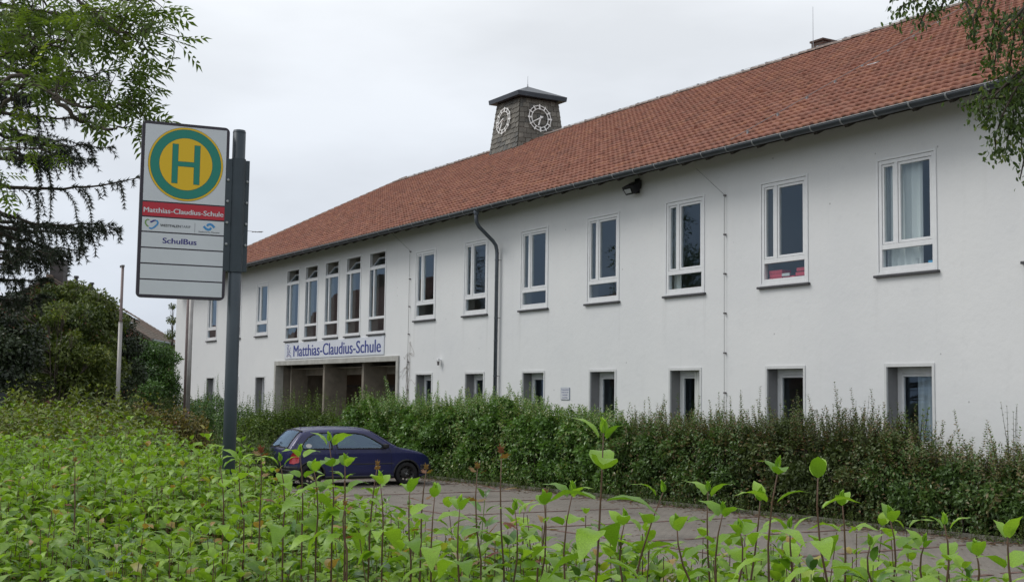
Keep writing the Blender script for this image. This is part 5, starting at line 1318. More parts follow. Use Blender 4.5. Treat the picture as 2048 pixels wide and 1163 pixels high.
sapling('sapling', 'leafy twig standing above the hedge at the right edge', 2030, 792, .7, .10, 5, 'lf_dark', .06)
sapling('sapling', 'leafy twig above the hedge in front of the lightning conductor', 1447, 778, .8, .08, 3, 'lf_dark', .055)
sapling('sapling', 'reddish twigs above the hedge between the two rightmost windows', 1715, 790, .8, .20, 6, 'lf_bronze', .055)

# ---------------------------------------------------------------- plants by the porch and the far lawn
def bush(name, label, lumps, mat, leaf, tone=.5, T=T_DIAMOND, shoots=0, sh=.4, cat='bush', group=None, dens=1000, twigs=True, box=.85):
    e = empty(name); tag(e, label, cat, group); f = Foliage(); c0 = None
    for (px, pt, d, rpx, zb) in lumps:
        p = at(px, pt, d); r = rpx*d/FPX; h = p[2]-zb
        if c0 is None: c0 = p
        ar = 4*math.pi*((r*h*.5)**1.0)
        f.lump((p[0], p[1], zb+h*.48), (r, r, h*.52), int(dens*ar), leaf, tone + rng.normal(0, .08), .22, box, zb+.02, .16)
        if twigs:
            for k in range(10): g = rng.uniform(0, 6.28); f.tw.tube([(p[0]+.1*math.cos(g), p[1]+.1*math.sin(g), zb-.05), (p[0]+.4*r*math.cos(g), p[1]+.4*r*math.sin(g), zb+h*.5), (p[0]+.7*r*math.cos(g), p[1]+.7*r*math.sin(g), zb+h*.85)], [.03, .02, .008], 4, False)
        for k in range(shoots):
            g = rng.uniform(0, 6.28); q = math.sqrt(rng.random())*.85*r; b_ = np.array([p[0]+q*math.cos(g), p[1]+q*math.sin(g), zb+h*(.8 if q < .6*r else .6)]); l = sh*rng.uniform(.4, 1)
            f.shoot(b_, b_+np.array([rng.normal(0, .1), rng.normal(0, .1), .2*h+l]), max(6, int(l/.05)), leaf*1.1, tone+.15)
    f.build('foliage', T, M[mat], e); return e
bush('porch_shrub', 'bright feathery shrubs in front of the porch, left of the parked car', [(560, 822, 41, 62, 0), (610, 818, 41.5, 56, 0), (652, 832, 41, 46, 0), (520, 834, 40, 52, 0), (695, 845, 40, 42, 0), (725, 838, 40, 36, 0)], 'lf_bright', .085, .48, shoots=30, sh=.8)
bush('porch_shrub', 'dark green shrub below the leftmost ground-floor windows beside the flagpole', [(425, 790, 46, 55, 0), (475, 812, 45, 50, 0), (395, 800, 48, 40, 0)], 'lf_hedge', .07, .45, shoots=12, sh=.8)
bush('tall_weeds', 'olive green weedy growth between the bus stop post and the car', [(480, 880, 30, 75, 0), (545, 885, 31, 55, 0), (420, 868, 32, 60, 0)], 'lf_weed', .055, .40, shoots=26, sh=.35)
bush('rusty_shrub', 'rust-tinged shrub low beside the grey flagpole', [(340, 818, 25, 48, 0), (385, 828, 25, 40, 0), (290, 812, 24, 50, 0)], 'lf_rust', .07, .45, shoots=8, sh=.3)
bush('yellow_shrub', 'yellow-green leafy shrub in front of the slender flagpole', [(170, 800, 17, 60, .2), (230, 805, 17.5, 55, .2), (110, 795, 18, 55, .2), (290, 822, 17, 40, .2), (50, 790, 18, 60, .2)], 'lf_yellow', .085, .35, shoots=9, sh=.22)
bush('far_shrub', 'fresh green low shrub at the foot of the white corner', [(330, 778, 52, 50, 0), (280, 785, 50, 45, 0)], 'lf_bright', .08, .3, shoots=10, sh=.5)

# ---------------------------------------------------------------- shrubs and trees at the left
def clump_tree(name, label, base, trunk_h, clumps, mat, leaf, n, tone, trunk_r=.12, T=T_DIAMOND, cat='tree', group=None, shell=.35):
    e = empty(name, base); tag(e, label, cat, group); f = Foliage(); tr = MB(); b = np.array([0, 0, 0.])
    tr.tube([(0, 0, -.2), (.04, .02, trunk_h*.5), (0, .03, trunk_h)], [trunk_r, trunk_r*.8, trunk_r*.6], 10)
    for (x, y, z, r) in clumps:
        tr.tube([(0, 0.02, trunk_h*.85), (x*.45, y*.45, trunk_h+(z-trunk_h)*.5), (x, y, z)], [trunk_r*.5, trunk_r*.3, trunk_r*.08], 5)
        for k in range(5):
            d = rdir(1)[0]*r*.8; tr.tube([(x*.8, y*.8, trunk_h+(z-trunk_h)*.8), (x+d[0], y+d[1], z+d[2])], [trunk_r*.15, .006], 4)
        f.lump((x, y, z), (r, r, r*.72), int(n*r*r), leaf, tone + rng.normal(0, .13), .2, 1.0, None, shell)
    tr.build('trunk', M['bark'], e, smooth=True); f.build('crown', T, M[mat], e); return e
def px_clumps(base, L_):
    out = []
    for (px, py, d, rpx) in L_:
        p = at(px, py, d); out.append((p[0]-base[0], p[1]-base[1], p[2]-base[2], rpx*d/FPX))
    return out
def gb(px, d): p = at(px, 800, d); return np.array([p[0], p[1], 0.0])
b_ = gb(140, 32)
clump_tree('olive_shrub', 'large rounded olive green shrub in front of the brick house', b_, 1.6, px_clumps(b_, [(100, 592, 32, 34), (150, 588, 32, 36), (195, 608, 31.5, 36), (60, 632, 31, 36), (118, 632, 30.8, 40), (170, 640, 30.6, 40), (222, 640, 31.8, 32), (85, 680, 30.6, 40), (145, 690, 30.3, 38), (205, 690, 31, 38), (112, 735, 30.4, 40), (175, 742, 30.6, 38), (60, 740, 31, 40), (225, 735, 31.6, 34), (150, 762, 29.8, 42), (95, 765, 29.8, 42), (200, 765, 30.2, 38), (140, 712, 29.8, 42), (190, 715, 30, 36), (90, 712, 30, 38)]), 'lf_olive', .10, 6000, .45, .10, cat='shrub', shell=.22)
b_ = gb(40, 31)
clump_tree('yellow_shrub', 'small yellow-green tuft growing out of the big olive shrub', gb(105, 29.5), 1.4, px_clumps(gb(105, 29.5), [(98, 636, 29.4, 20), (118, 630, 29.4, 16), (160, 705, 29.6, 15), (150, 668, 29.5, 14), (178, 720, 29.5, 12), (130, 612, 29.6, 14)]), 'lf_yellow', .07, 5200, .25, .05, cat='shrub')
b_ = gb(300, 46)
clump_tree('green_shrub', 'dense green shrub between the slender flagpole and the white corner', b_, 1.4, px_clumps(b_, [(275, 700, 46, 36), (310, 705, 46, 36), (335, 715, 46.5, 26), (285, 745, 45.5, 40), (325, 752, 46, 34), (255, 735, 45.5, 34), (300, 780, 45, 34), (340, 775, 46, 26)]), 'lf_hedge', .10, 4600, .30, .10, cat='shrub')
b_ = gb(250, 38)
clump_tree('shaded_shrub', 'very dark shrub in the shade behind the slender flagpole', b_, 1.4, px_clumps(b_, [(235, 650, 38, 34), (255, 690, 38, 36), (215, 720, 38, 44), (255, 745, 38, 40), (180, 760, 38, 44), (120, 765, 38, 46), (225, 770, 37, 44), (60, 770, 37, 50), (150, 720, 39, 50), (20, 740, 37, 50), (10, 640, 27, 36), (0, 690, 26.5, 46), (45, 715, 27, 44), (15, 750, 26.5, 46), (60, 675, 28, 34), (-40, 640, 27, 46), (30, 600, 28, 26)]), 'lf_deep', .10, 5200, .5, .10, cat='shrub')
b_ = gb(345, 74)
clump_tree('slim_tree', 'slim light green tree just left of the white corner', b_, 2.5, px_clumps(b_, [(345, 612, 74, 8), (344, 640, 74, 11), (342, 668, 74, 13), (345, 700, 74, 15), (341, 725, 74, 16), (346, 750, 74, 16)]), 'lf_olive', .12, 2200, .35, .1)
b_ = gb(20, 58)
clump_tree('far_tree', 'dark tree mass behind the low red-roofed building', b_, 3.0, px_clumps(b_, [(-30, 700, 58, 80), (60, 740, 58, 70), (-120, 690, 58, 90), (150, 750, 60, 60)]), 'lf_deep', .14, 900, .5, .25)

# spruce with hanging branchlets
def spruce(name, label, base, H, r_low, z0, seed, extra=()):
    rs = np.random.default_rng(seed); e = empty(name, base); tag(e, label, 'tree'); br = MB(); P = []; A = []
    br.tube([(0, 0, -.3), (.03, 0, H*.5), (0, 0, H)], [.015*H, .009*H, .012], 10)
    def branch(z, az, Lb, dr=.30):
        d = np.array([math.cos(az), math.sin(az), 0]); pts = []; n = 14
        for i in range(n+1):
            t = i/n; pts.append(np.array([0, 0, z]) + d*Lb*t + np.array([0, 0, 1])*Lb*(-dr*t + .28*t*t) + rs.normal(0, .015, 3))
        br.tube(pts, [.035*(1-.85*i/n) for i in range(n+1)], 5, False)
        s = np.array([-d[1], d[0], 0])
        for i in range(2, n+1):
            t = i/n
            for k in range(rs.integers(1, 5) if t > .3 else 1):
                ii = min(n-1, i-1); p = pts[ii] + (pts[ii+1]-pts[ii])*rs.random() + rs.normal(0, .03, 3); side = rs.choice([-1, 1])
                l = (.22 + .5*math.sin(math.pi*min(1, t*.9+.08)))*(.35 + .9*rs.random()**2.2)*min(1.0, Lb/2.2)
                hang = rs.uniform(.15, 1.3)
                q = p; dirn = s*side*rs.uniform(.25, 1.0) + d*rs.uniform(.1, 1.1); m = max(3, int(l/.05)); bp = [p]
                for j in range(m):
                    dd = dirn*(1-j/m) + np.array([0, 0, -hang])*(.25+j/m); dd /= np.linalg.norm(dd); q = q + dd*(l/m); bp.append(q)
                    P.append(q); A.append(dd)
                br.tube(bp, [.006]*len(bp), 3, False)
            P.append(pts[i]); A.append(d); P.append(pts[i]-d*.04); A.append(d)
        for j in range(3): P.append(pts[-1]+d*.03*j); A.append(d+np.array([0, 0, .1]))
    z = z0
    while z < H-.4:
        Lb = r_low*(1-((z-z0)/(H-z0))**1.3)+.25
        for k in range(3): branch(z+rs.uniform(-.2, .2), rs.uniform(0, 6.28), Lb*rs.uniform(.55, 1.0))
        z += .62
    for (zz, az, l, dr) in extra: branch(zz, az, l, dr)
    br.build('trunk', M['twig'], e)
    P = np.array(P); A = nrm(np.array(A)); n = 14; K = len(P)
    PP = np.repeat(P, n, 0) + rs.normal(0, .008, (K*n, 3)); AX = np.repeat(A, n, 0); rd = nrm(rs.normal(size=(K*n, 3))); rd = nrm(rd - (rd*AX).sum(1, keepdims=True)*AX)
    ND = nrm(rd*.9 + AX*.75); SZ = rs.uniform(.045, .085, K*n)
    tv = (np.array([(0, .09, 0), (0, -.09, 0), (1, 0, 0)]), np.array([(0, 1, 2)]))
    leaf_object('needles', PP, ND, nrm(np.cross(ND, rs.normal(size=(K*n, 3)))), SZ, tv, np.clip(rs.normal(.45, .25, K*n), 0, 1), M['needle'], e)
    return e
azR = math.atan2(R0[1], R0[0])
b_ = at(-75, 800, 18.5); b_[2] = .3
def zz_at(py, d): return at(100, py, d)[2]-.3
spruce('spruce_tree', 'dark spruce with drooping branches hanging into the upper left', b_, 13.5, 2.0, 4.6, 3,
       [(zz_at(355, 18.5), azR+.05, 2.60, .22), (zz_at(400, 18.5), azR-.15, 2.0, .45), (zz_at(440, 18.5), azR+.3, 1.6, .5), (zz_at(150, 18.5), azR+.1, 2.0, .15), (zz_at(100, 18.5), azR-.2, 2.1, .1), (zz_at(240, 18.5), azR+.2, 1.9, .4), (zz_at(480, 18.5), azR-.3, 1.5, .4), (zz_at(300, 18.5), azR-.35, 1.7, .3), (zz_at(200, 18.5), azR-.1, 1.9, .35), (zz_at(270, 18.5), azR, 1.7, .45), (zz_at(420, 18.5), azR+.5, 2.0, .3), (zz_at(460, 18.5), azR, 1.3, .5), (zz_at(500, 18.5), azR+.15, 1.35, .3), (zz_at(545, 18.5), azR-.1, 1.2, .35), (zz_at(585, 18.5), azR+.3, 1.1, .3), (zz_at(520, 18.5), azR-.6, 1.3, .3)])
b_ = at(15, 800, 27.5); b_[2] = 0
spruce('young_conifer', 'small dark conifer at the left edge below the big spruce', b_, 4.1, 1.25, .5, 9)

# ash limbs reaching in from the left
ash = empty('ash_tree'); ab = at(-210, 800, 12.0); ash.location = (ab[0], ab[1], .5); tag(ash, 'ash tree with feathery leaves reaching in at the upper left corner', 'tree')
am = MB(); AP = []; AA = []; AS = []
tk = [np.array([0, 0, -.3]), np.array([.05, 0, 1.5]), np.array([0, .05, 3.2]), np.array([.08, 0, 5.2]), np.array([0, 0, 7.5]), np.array([.1, .1, 10])]
am.tube(tk, [.22, .20, .17, .13, .09, .03], 10)
limbs = [  # (pixel polyline, depth, leafiness)
    ([(-210, 330), (-90, 240), (0, 211), (43, 176), (47, 138), (80, 90)], 12.0, 1.0), ([(-210, 250), (-80, 160), (-10, 112), (47, 108), (107, 86), (146, 73), (159, 52)], 11.8, 1.0),
    ([(-210, 300), (-60, 190), (39, 150), (107, 189), (155, 211), (232, 215), (262, 193), (271, 159)], 11.4, .75), ([(107, 189), (146, 232), (180, 251), (219, 260), (245, 254), (258, 236)], 11.3, .25),
    ([(-210, 120), (-40, -60), (100, -70), (161, 0), (189, 32), (224, 58), (275, 69), (297, 64)], 11.0, .85), ([(100, -70), (189, -6), (241, 2), (297, 0)], 11.2, .7), ([(-210, 180), (-60, 40), (17, -10), (39, 77), (99, 73)], 12.3, 1.0),
    ([(-210, 360), (-100, 290), (0, 255), (69, 260)], 12.2, .7), ([(-210, 200), (-90, 90), (-20, 60), (60, 20), (110, -20)], 12.6, 1.1), ([(-210, 420), (-120, 340), (-40, 300), (25, 300), (55, 296)], 12.4, .8), ([(-210, 150), (-80, 40), (20, 140), (90, 160), (150, 140), (200, 165)], 12.1, .6),
    ([(232, 215), (262, 207), (300, 210)], 11.4, .6), ([(-210, 100), (-60, -20), (40, -30), (110, 20), (130, 45)], 12.5, 1.0), ([(-210, 520), (-100, 440), (-20, 400), (20, 350)], 12.6, .5)]
ao = np.array(ash.location)
for poly, d, lf_ in limbs:
    pts = [at(x, y, d + .25*math.sin(i*1.7+x)) - ao for i, (x, y) in enumerate(poly)]
    # refine
    fine = []
    for i in range(len(pts)-1):
        for k in range(5): t = k/5; fine.append(pts[i]*(1-t)+pts[i+1]*t + rng.normal(0, .012, 3))
    fine.append(pts[-1]); m_ = len(fine); r0_ = .024 if len(poly) > 4 else .011
    am.tube(fine, [r0_*(1-.85*i/m_) for i in range(m_)], 6)
    for i in range(int(m_*.35), m_):
        if rng.random() > lf_*.7: continue
        for k in range(2):
            d_ = nrm((rdir(1)[0] + nrm((fine[-1]-fine[max(0, i-2)])[None])[0]*.9)[None])[0]; l = rng.uniform(.12, .42); e_ = fine[i] + d_*l; am.tube([fine[i], (fine[i]+e_)/2+np.array([0, 0, .02]), e_], [.006, .005, .003], 4, False)
            for q in range(rng.integers(2, 5)): AP.append(e_ - d_*rng.uniform(0, .08)); AA.append(nrm((d_*.5 + rdir(1)[0] + np.array([0, 0, -.15]))[None])[0]); AS.append(rng.uniform(.19, .29))
am.build('trunk', M['bark'], ash, smooth=True)
# pinnate leaf template: rachis with 4 pairs and an end leaflet
pv = []; pf = []
def leaflet(o, d, l):
    b = len(pv); d = np.array(d)/np.linalg.norm(d); s = np.array([-d[1], d[0], 0]); o = np.array(o)
    for q in (o, o+d*l*.45+s*l*.17+[0, 0, .02], o+d*l+[0, 0, -.05], o+d*l*.45-s*l*.17+[0, 0, .02]): pv.append(tuple(q))
    pf.extend([(b, b+1, b+2), (b, b+2, b+3)])
for k in range(4):
    t = .28+.2*k
    for sg in (1, -1): leaflet((t, 0, -.12*t*t), (.55, sg*.85, -.1), .34)
leaflet((.92, 0, -.11), (1, 0, -.15), .36)
b = len(pv); pv.extend([(0, .008, 0), (0, -.008, 0), (1, 0, -.12)]); pf.append((b, b+1, b+2))
T_ASH = (np.array(pv), np.array(pf)); AP = np.array(AP); AA = np.array(AA); n_ = len(AP)
leaf_object('crown', AP, AA, nrm(np.array([0, 0, 1.]) + rng.normal(0, .45, (n_, 3))), np.array(AS), T_ASH, np.clip(rng.normal(.5, .25, n_), 0, 1), M['lf_ash'], ash)

# birch twigs hanging in at the right
bir = empty('birch_tree'); bb_ = at(2420, 800, 9.6); bir.location = (bb_[0], bb_[1], .3); tag(bir, 'birch with hanging leafy twigs at the upper right edge', 'tree'); bo_ = np.array(bir.location)
M['birch_bark'] = plain('birch_bark', (.5, .48, .44), .8, var=.5, vscale=5)
bt = MB(); bt.tube([(0, 0, -.3), (.05, .02, 2), (0, .05, 4.2), (.03, 0, 7.5)], [.16, .14, .10, .03], 10); bt.build('trunk', M['birch_bark'], bir, smooth=True)
tw = MB(); f = Foliage()
def hang(poly, d, n, sz=.045):
    pts = [at(x, y, d + .15*math.sin(x*.03+i)) - bo_ for i, (x, y) in enumerate(poly)]; tw.tube(pts, [.012*(1-.8*i/len(pts)) for i in range(len(pts))], 4, False)
    seg = np.array([np.linalg.norm(pts[i+1]-pts[i]) for i in range(len(pts)-1)]); cum = np.concatenate([[0], np.cumsum(seg)]); L_ = cum[-1]
    k0 = int(n)
    u = L_*(1-rng.random(k0)**1.4*.8); P = np.stack([np.interp(u, cum, [p[j] for p in pts]) for j in range(3)], 1) + rng.normal(0, .045, (k0, 3))
    f.add(P, nrm(rng.normal(0, .6, (k0, 3)) + np.array([0, 0, -1.0])), rdir(k0), sz*rng.uniform(.7, 1.2, k0), .5 + rng.normal(0, .25, k0))
limb0 = [(2420, 120), (2300, 0), (2200, -80), (2080, -90), (1950, -50), (1880, -20)]
hang(limb0, 9.6, 160); hang([(2420, 200), (2280, 60), (2160, -10), (2060, 0)], 9.5, 120); hang([(2420, 300), (2300, 180), (2180, 110), (2080, 120)], 9.4, 100)
for (a, b, dd, n) in (([(1880, -20), (1835, 0), (1805, 12), (1792, 40)], 0, 9.6, 55), ([(1900, -30), (1855, 5), (1850, 25), (1838, 52)], 0, 9.6, 40), ([(1920, -30), (1890, 0), (1880, 18), (1872, 30)], 0, 9.5, 45), ([(1950, -50), (1930, 0), (1940, 30), (1935, 50)], 0, 9.6, 50),
    ([(1980, -50), (1960, 10), (1945, 40), (1950, 72)], 0, 9.5, 45), ([(2010, -60), (1985, 20), (1990, 60), (1978, 110)], 0, 9.5, 60), ([(2060, 0), (2010, 60), (1992, 110), (1985, 150)], 0, 9.4, 80), ([(2060, 0), (2030, 60), (2020, 130), (2015, 200)], 0, 9.5, 95),
    ([(2080, 120), (2030, 150), (1990, 190), (1968, 235), (1955, 215)], 0, 9.4, 75), ([(2080, 120), (2035, 170), (2005, 230), (1990, 275), (1992, 308)], 0, 9.3, 100), ([(2080, 120), (2045, 190), (2020, 250), (2012, 300)], 0, 9.4, 90), ([(2080, 130), (2060, 200), (2045, 260), (2042, 300)], 0, 9.4, 90),
    ([(2060, 0), (2045, 50), (2050, 120), (2040, 190)], 0, 9.6, 90), ([(2090, 160), (2062, 250), (2048, 320), (2040, 358)], 0, 9.2, 40), ([(2060, -10), (2040, 30), (2000, 40), (1990, 90)], 0, 9.5, 70), ([(2080, 120), (2000, 180), (1950, 205), (1925, 212)], 0, 9.5, 45), ([(2080, 120), (2010, 195), (1965, 200), (1978, 240)], 0, 9.45, 75), ([(2080, 120), (2060, 150), (2025, 210), (2030, 260)], 0, 9.3, 90)):
    hang(a, dd, n*2.0)
# the rest of the crown, right of the picture, which shades the near end of the wall
for (x, y, d, r) in ((2330, -60, 9.8, .9), (2480, 60, 10.2, 1.0), (2560, -200, 10.0, 1.1), (2300, -320, 10.2, 1.0), (2420, -520, 10.2, 1.1), (2620, -420, 9.8, 1.0), (2600, 200, 10.0, .9), (2380, 260, 10.0, .6), (2720, -60, 10.2, 1.0), (2250, 140, 9.9, .45), (2500, -760, 10.2, .9)):
    c_ = at(x, y, d) - bo_; f.lump(c_, (r, r, r*1.1), int(900*r*r), .08, .5, .25, 1.0, None, .35)
    tw.tube([(0, 0, max(1.5, c_[2]-1.2)), c_*.5+np.array([0, 0, .5*max(1.5, c_[2]-.6)]), c_], [.04, .025, .008], 5)
tw.build('twigs', M['twig'], bir)
leaf_object('crown', np.concatenate(f.P), np.concatenate(f.A), np.concatenate(f.N), np.concatenate(f.S), T_OVAL, np.clip(np.concatenate(f.T), 0, 1), M['lf_birch'], bir)
# street trees seen only as reflections in the upper panes
clump_tree('street_tree', 'broad street tree mirrored in the upper windows right of the downpipe', (-56, -24, .5), 4.0, [(0, 0, 9.0, 2.2), (1.8, .5, 7.2, 1.9), (-1.8, .3, 7.4, 2.0), (.5, -1.6, 7.6, 1.9), (.2, 1.7, 6.4, 1.9), (0, 0, 11.6, 1.8), (0, 0, 5.4, 2.4), (2.2, 0, 9.2, 1.5), (-2.2, .4, 9.6, 1.5)], 'lf_hedge', .16, 420, .4, .2)
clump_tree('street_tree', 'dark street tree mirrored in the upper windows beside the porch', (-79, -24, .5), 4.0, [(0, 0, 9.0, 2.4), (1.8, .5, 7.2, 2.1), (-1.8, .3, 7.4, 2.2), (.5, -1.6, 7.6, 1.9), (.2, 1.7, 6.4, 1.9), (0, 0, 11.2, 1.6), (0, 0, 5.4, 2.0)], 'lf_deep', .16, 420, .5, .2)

# ---------------------------------------------------------------- weeds along the kerb
wf = Foliage()
for i in range(900):
    s_ = rng.uniform(-12, 13); p = KA + kd*s_ - kn*rng.uniform(-.02, .35)**1; h = rng.uniform(.04, .22) if rng.random() < .85 else rng.uniform(.25, .5)
    wf.shoot((p[0], p[1], 0), (p[0]+rng.normal(0, .05), p[1]+rng.normal(0, .05), h), max(4, int(h/.03)), .045, .4, .003)
kw = empty('kerb_weeds'); tag(kw, 'small weeds sprouting along the kerb at the hedge foot', 'weeds', kind='stuff'); wf.build('foliage', T_DIAMOND, M['lf_weed'], kw)
lit = MB()
for i in range(3000):
    s_ = rng.uniform(-12, 13); p = KA + kd*s_ - kn*(abs(rng.normal(0, .4)) if i < 2600 else rng.uniform(0, 6)); g = rng.uniform(0, 6.28); l = rng.uniform(.02, .06); c_, s2 = math.cos(g)*l, math.sin(g)*l
    lit.add([(p[0]-c_, p[1]-s2, .006), (p[0]+s2*.4, p[1]-c_*.4, .012), (p[0]+c_, p[1]+s2, .008), (p[0]-s2*.4, p[1]+c_*.4, .014)], [(0, 1, 2, 3)])
tag(lit.build('leaf_litter', plain('dry_leaf', (.17, .10, .05), .9, var=.4, vscale=9)), 'dry brown leaf litter lying along the kerb', 'litter', kind='stuff')

# ---------------------------------------------------------------- dogwood thicket in front of the camera
XPX = [-300, 0, 250, 400, 480, 560, 700, 900, 1100, 1500, 2048, 2400]
DMAX = [15, 15, 14, 11, 9.4, 8, 6.6, 5.1, 4.4, 4.0, 3.8, 3.8]
EXTR = [0, 0, 0, .02, .03, .04, .02, -.05, -.115, -.11, -.075, -.07]
DB = [2.2, 3.8, 5.4, 7.6, 11.0, 15.0]; DROP = [.62, .57, .53, .47, .38, .12]
def canopy(px, d): return CAM[2] - np.interp(d, DB, DROP) - np.interp(px, XPX, EXTR)
near_f = Foliage(); near_g = Foliage(); near_h = Foliage(); far_f = Foliage(); yel_f = Foliage(); nst = 0
def gz(x, y): return terrain_z(x, y)
def dog_stem(f, x, y, ztip, size, npair, tone, spacing=.078, lean=None):
    lean = lean if lean is not None else rng.normal(0, .07, 2)
    n = npair; k = np.arange(n); L_ = spacing*n
    tz = ztip - k*spacing*rng.uniform(.85, 1.15)
    bx_ = x + lean[0]*(k/n)**1*(-1.0)*L_; by_ = y + lean[1]*(k/n)*(-1.0)*L_
    B_ = np.stack([bx_, by_, tz], 1)
    f.tw.tube([(x - lean[0]*2.2*L_, y - lean[1]*2.2*L_, max(gz(x, y), ztip-1.15)), (bx_[-1], by_[-1], tz[-1]), (x, y, ztip)], [.0032, .0026, .0014], 3, False)
    a0 = rng.uniform(0, 6.28)
    upf = np.clip(1.0 - k*.48, -.25, 1.0); szf = np.clip(.52 + .25*k, .4, 1.08)
    for sg in (0, math.pi):
        g = a0 + sg + k*math.pi/2 + rng.normal(0, .25, n); o = np.stack([np.cos(g), np.sin(g), np.zeros(n)], 1)
        A = nrm(o + np.array([0, 0, 1.])*(upf[:, None] + rng.normal(0, .16, (n, 1)))); Nn = nrm(np.array([0, 0, 1.])*1.0 - o*upf[:, None]*.9 + rng.normal(0, .22, (n, 3)))
        f.add(B_ + A*.010, A, Nn, size*szf*rng.uniform(.65, 1.25, n), tone + rng.normal(0, .18, n) - .04*k)
cnt = 0
while cnt < 5700:
    px = rng.uniform(-260, 2300); dm = np.interp(px, XPX, DMAX); d = math.sqrt(rng.uniform(2.2**2, 15.0**2))
    if d > dm: continue
    if d > 9 and rng.random() < .45: continue
    if px < 900 and d > 5 and rng.random() < .12: continue
    p = at(px, 800, d); zt_ = canopy(px, d) + .045*math.sin(p[0]*2.3+1)*math.sin(p[1]*2.9) + (rng.uniform(.04, .15) if rng.random() < .07 else 0) + rng.normal(0, .035) - (abs(rng.normal(0, .10)) if rng.random() < .6 else 0)
    edge = (dm-d)/dm
    if edge < .12: zt_ -= rng.uniform(0, .12)
    if d > 10.5 and rng.random() < .75: dog_stem(yel_f, p[0], p[1], zt_ + rng.uniform(-.05, .08), .105, 8, .45, .07)
    elif d > 5.5: dog_stem(far_f, p[0], p[1], zt_, .102*rng.uniform(.75, 1.2), 8, .52 + rng.normal(0, .14), .064)
    elif rng.random() < .14: dog_stem(near_h, p[0], p[1], zt_+rng.uniform(-.06, .05), .085*rng.uniform(.7, 1.2), 10, .5 + rng.normal(0, .2), .05)
    else: dog_stem(near_f if rng.random() < .6 else near_g, p[0], p[1], zt_, .096*rng.uniform(.75, 1.2), 9, .55 + rng.normal(0, .14), .06)
    cnt += 1
th = empty('dogwood_thicket', (0, 0, 0)); tag(th, 'dense bright green dogwood thicket filling the foreground', 'thicket', kind='stuff')
near_f.build('near_foliage', T_DOG, M['lf_dog'], th, 'stems', 'stem_red'); near_h.build('narrow_foliage', T_DOG_N, M['lf_privet'], th, 'narrow_stems', 'stem_green'); near_g.build('curled_foliage', T_DOG_C, M['lf_dog'], th, 'curled_stems', 'stem_red'); far_f.build('far_foliage', T_DOG_S, M['lf_dog'], th, 'far_stems', 'stem_red'); yel_f.build('back_foliage', T_DOG_S, M['lf_yellow'], th, 'back_stems', 'stem_red')

# single shoots standing clear of the thicket: each its own plant with its own leaves
leaf_meshes = []
for dr, wv, wd in ((.28, .02, 1.0), (.45, .03, 1.05), (.15, .015, .9)):
    V_, F_ = dogleaf([0, .10, .24, .40, .56, .72, .87, 1], dr, wv, wd); me = bpy.data.meshes.new('leaf'); me.from_pydata(V_.tolist(), [], F_.tolist()); me.materials.append(M['lf_dog_o']); me.polygons.foreach_set('use_smooth', [True]*len(me.polygons)); leaf_meshes.append(me)
# maple leaf: five pointed lobes
mv = [(0, 0, 0)]; 
for k, (a, r) in enumerate(((-110, .35), (-80, .62), (-62, .40), (-40, .85), (-18, .50), (0, 1.0), (18, .50), (40, .85), (62, .40), (80, .62), (110, .35))): mv.append((.15+r*math.cos(math.radians(a))*.85, r*math.sin(math.radians(a))*.62, -.22*r*r+.05*(k % 2)))
mf = [(0, i, i+1) for i in range(1, 11)]; mme = bpy.data.meshes.new('leaf'); mme.from_pydata(mv, [], mf); mme.materials.append(M['lf_maple_o'])
def leaf_M(p, A, Nn, s):
    A = A/np.linalg.norm(A); Nn = Nn - (Nn @ A)*A; Nn /= np.linalg.norm(Nn); Sd = np.cross(Nn, A)
    return Matrix(((A[0]*s, Sd[0]*s, Nn[0]*s, p[0]), (A[1]*s, Sd[1]*s, Nn[1]*s, p[1]), (A[2]*s, Sd[2]*s, Nn[2]*s, p[2]), (0, 0, 0, 1)))
def single_shoot(tip, foot, d, npair, size, label, maple=False, spacing=.058):
    T0, B0 = at(*tip, d), at(*foot, d); e = empty('maple_seedling' if maple else 'dogwood_shoot', B0); tag(e, label, 'seedling' if maple else 'shoot', 'maple seedlings among the dogwood' if maple else 'dogwood shoots standing clear of the thicket')
    ax = (T0-B0); Lt = np.linalg.norm(ax); ax /= Lt; g0 = max(gz(B0[0], B0[1]), B0[2]-1.2)
    bend = nrm((rdir(1)[0]*np.array([1, 1, 0]))[None])[0]*.010
    path = lambda t: (T0-B0)*t + bend*math.sin(math.pi*t)
    MB().tube([np.array([-ax[0]*.2, -ax[1]*.2, g0-B0[2]]), path(0), path(.35), path(.7), path(1)], [.0030, .0027, .0023, .0018, .0012], 6).build('stem', M['stem_red'], e, smooth=True)
    a0 = rng.uniform(0, 6.28)
    # bud at the tip
    for q in range(3):
        g = a0+q*2.1; A = np.array([math.cos(g)*.25, math.sin(g)*.25, 1.0]); inst('leaf', mme if maple else leaf_meshes[2], e, mat=leaf_M(path(1), A, np.array([-math.cos(g), -math.sin(g), .2]), size*(.42 if not maple else .38)))
    npair += 5; n = min(npair, int(Lt/spacing)+1)
    for k in range(n):
        t = 1-(k*spacing+.018)/Lt
        if t < -.1: break
        for sg in (0, math.pi):
            if rng.random() < .08: continue
            g = a0 + sg + k*math.pi/2 + rng.normal(0, .2); o = np.array([math.cos(g), math.sin(g), 0]); up = max(-.35, .85-.5*k) + rng.normal(0, .15)
            A = o + np.array([0, 0, up]); Nn = np.array([0, 0, 1.0]) - o*up*.9 + rng.normal(0, .18, 3)
            s = size*(1.12 if not maple else .62)*min(1.15, .75+.22*k)*rng.uniform(.85, 1.12)*rng.uniform(.85, 1.15)
            inst('leaf', mme if maple else leaf_meshes[rng.integers(0, 3)], e, mat=leaf_M(path(max(t, 0)) + A/np.linalg.norm(A)*.012, A, Nn, s))
S1 = 'leafy dogwood shoot standing clear above the thicket'
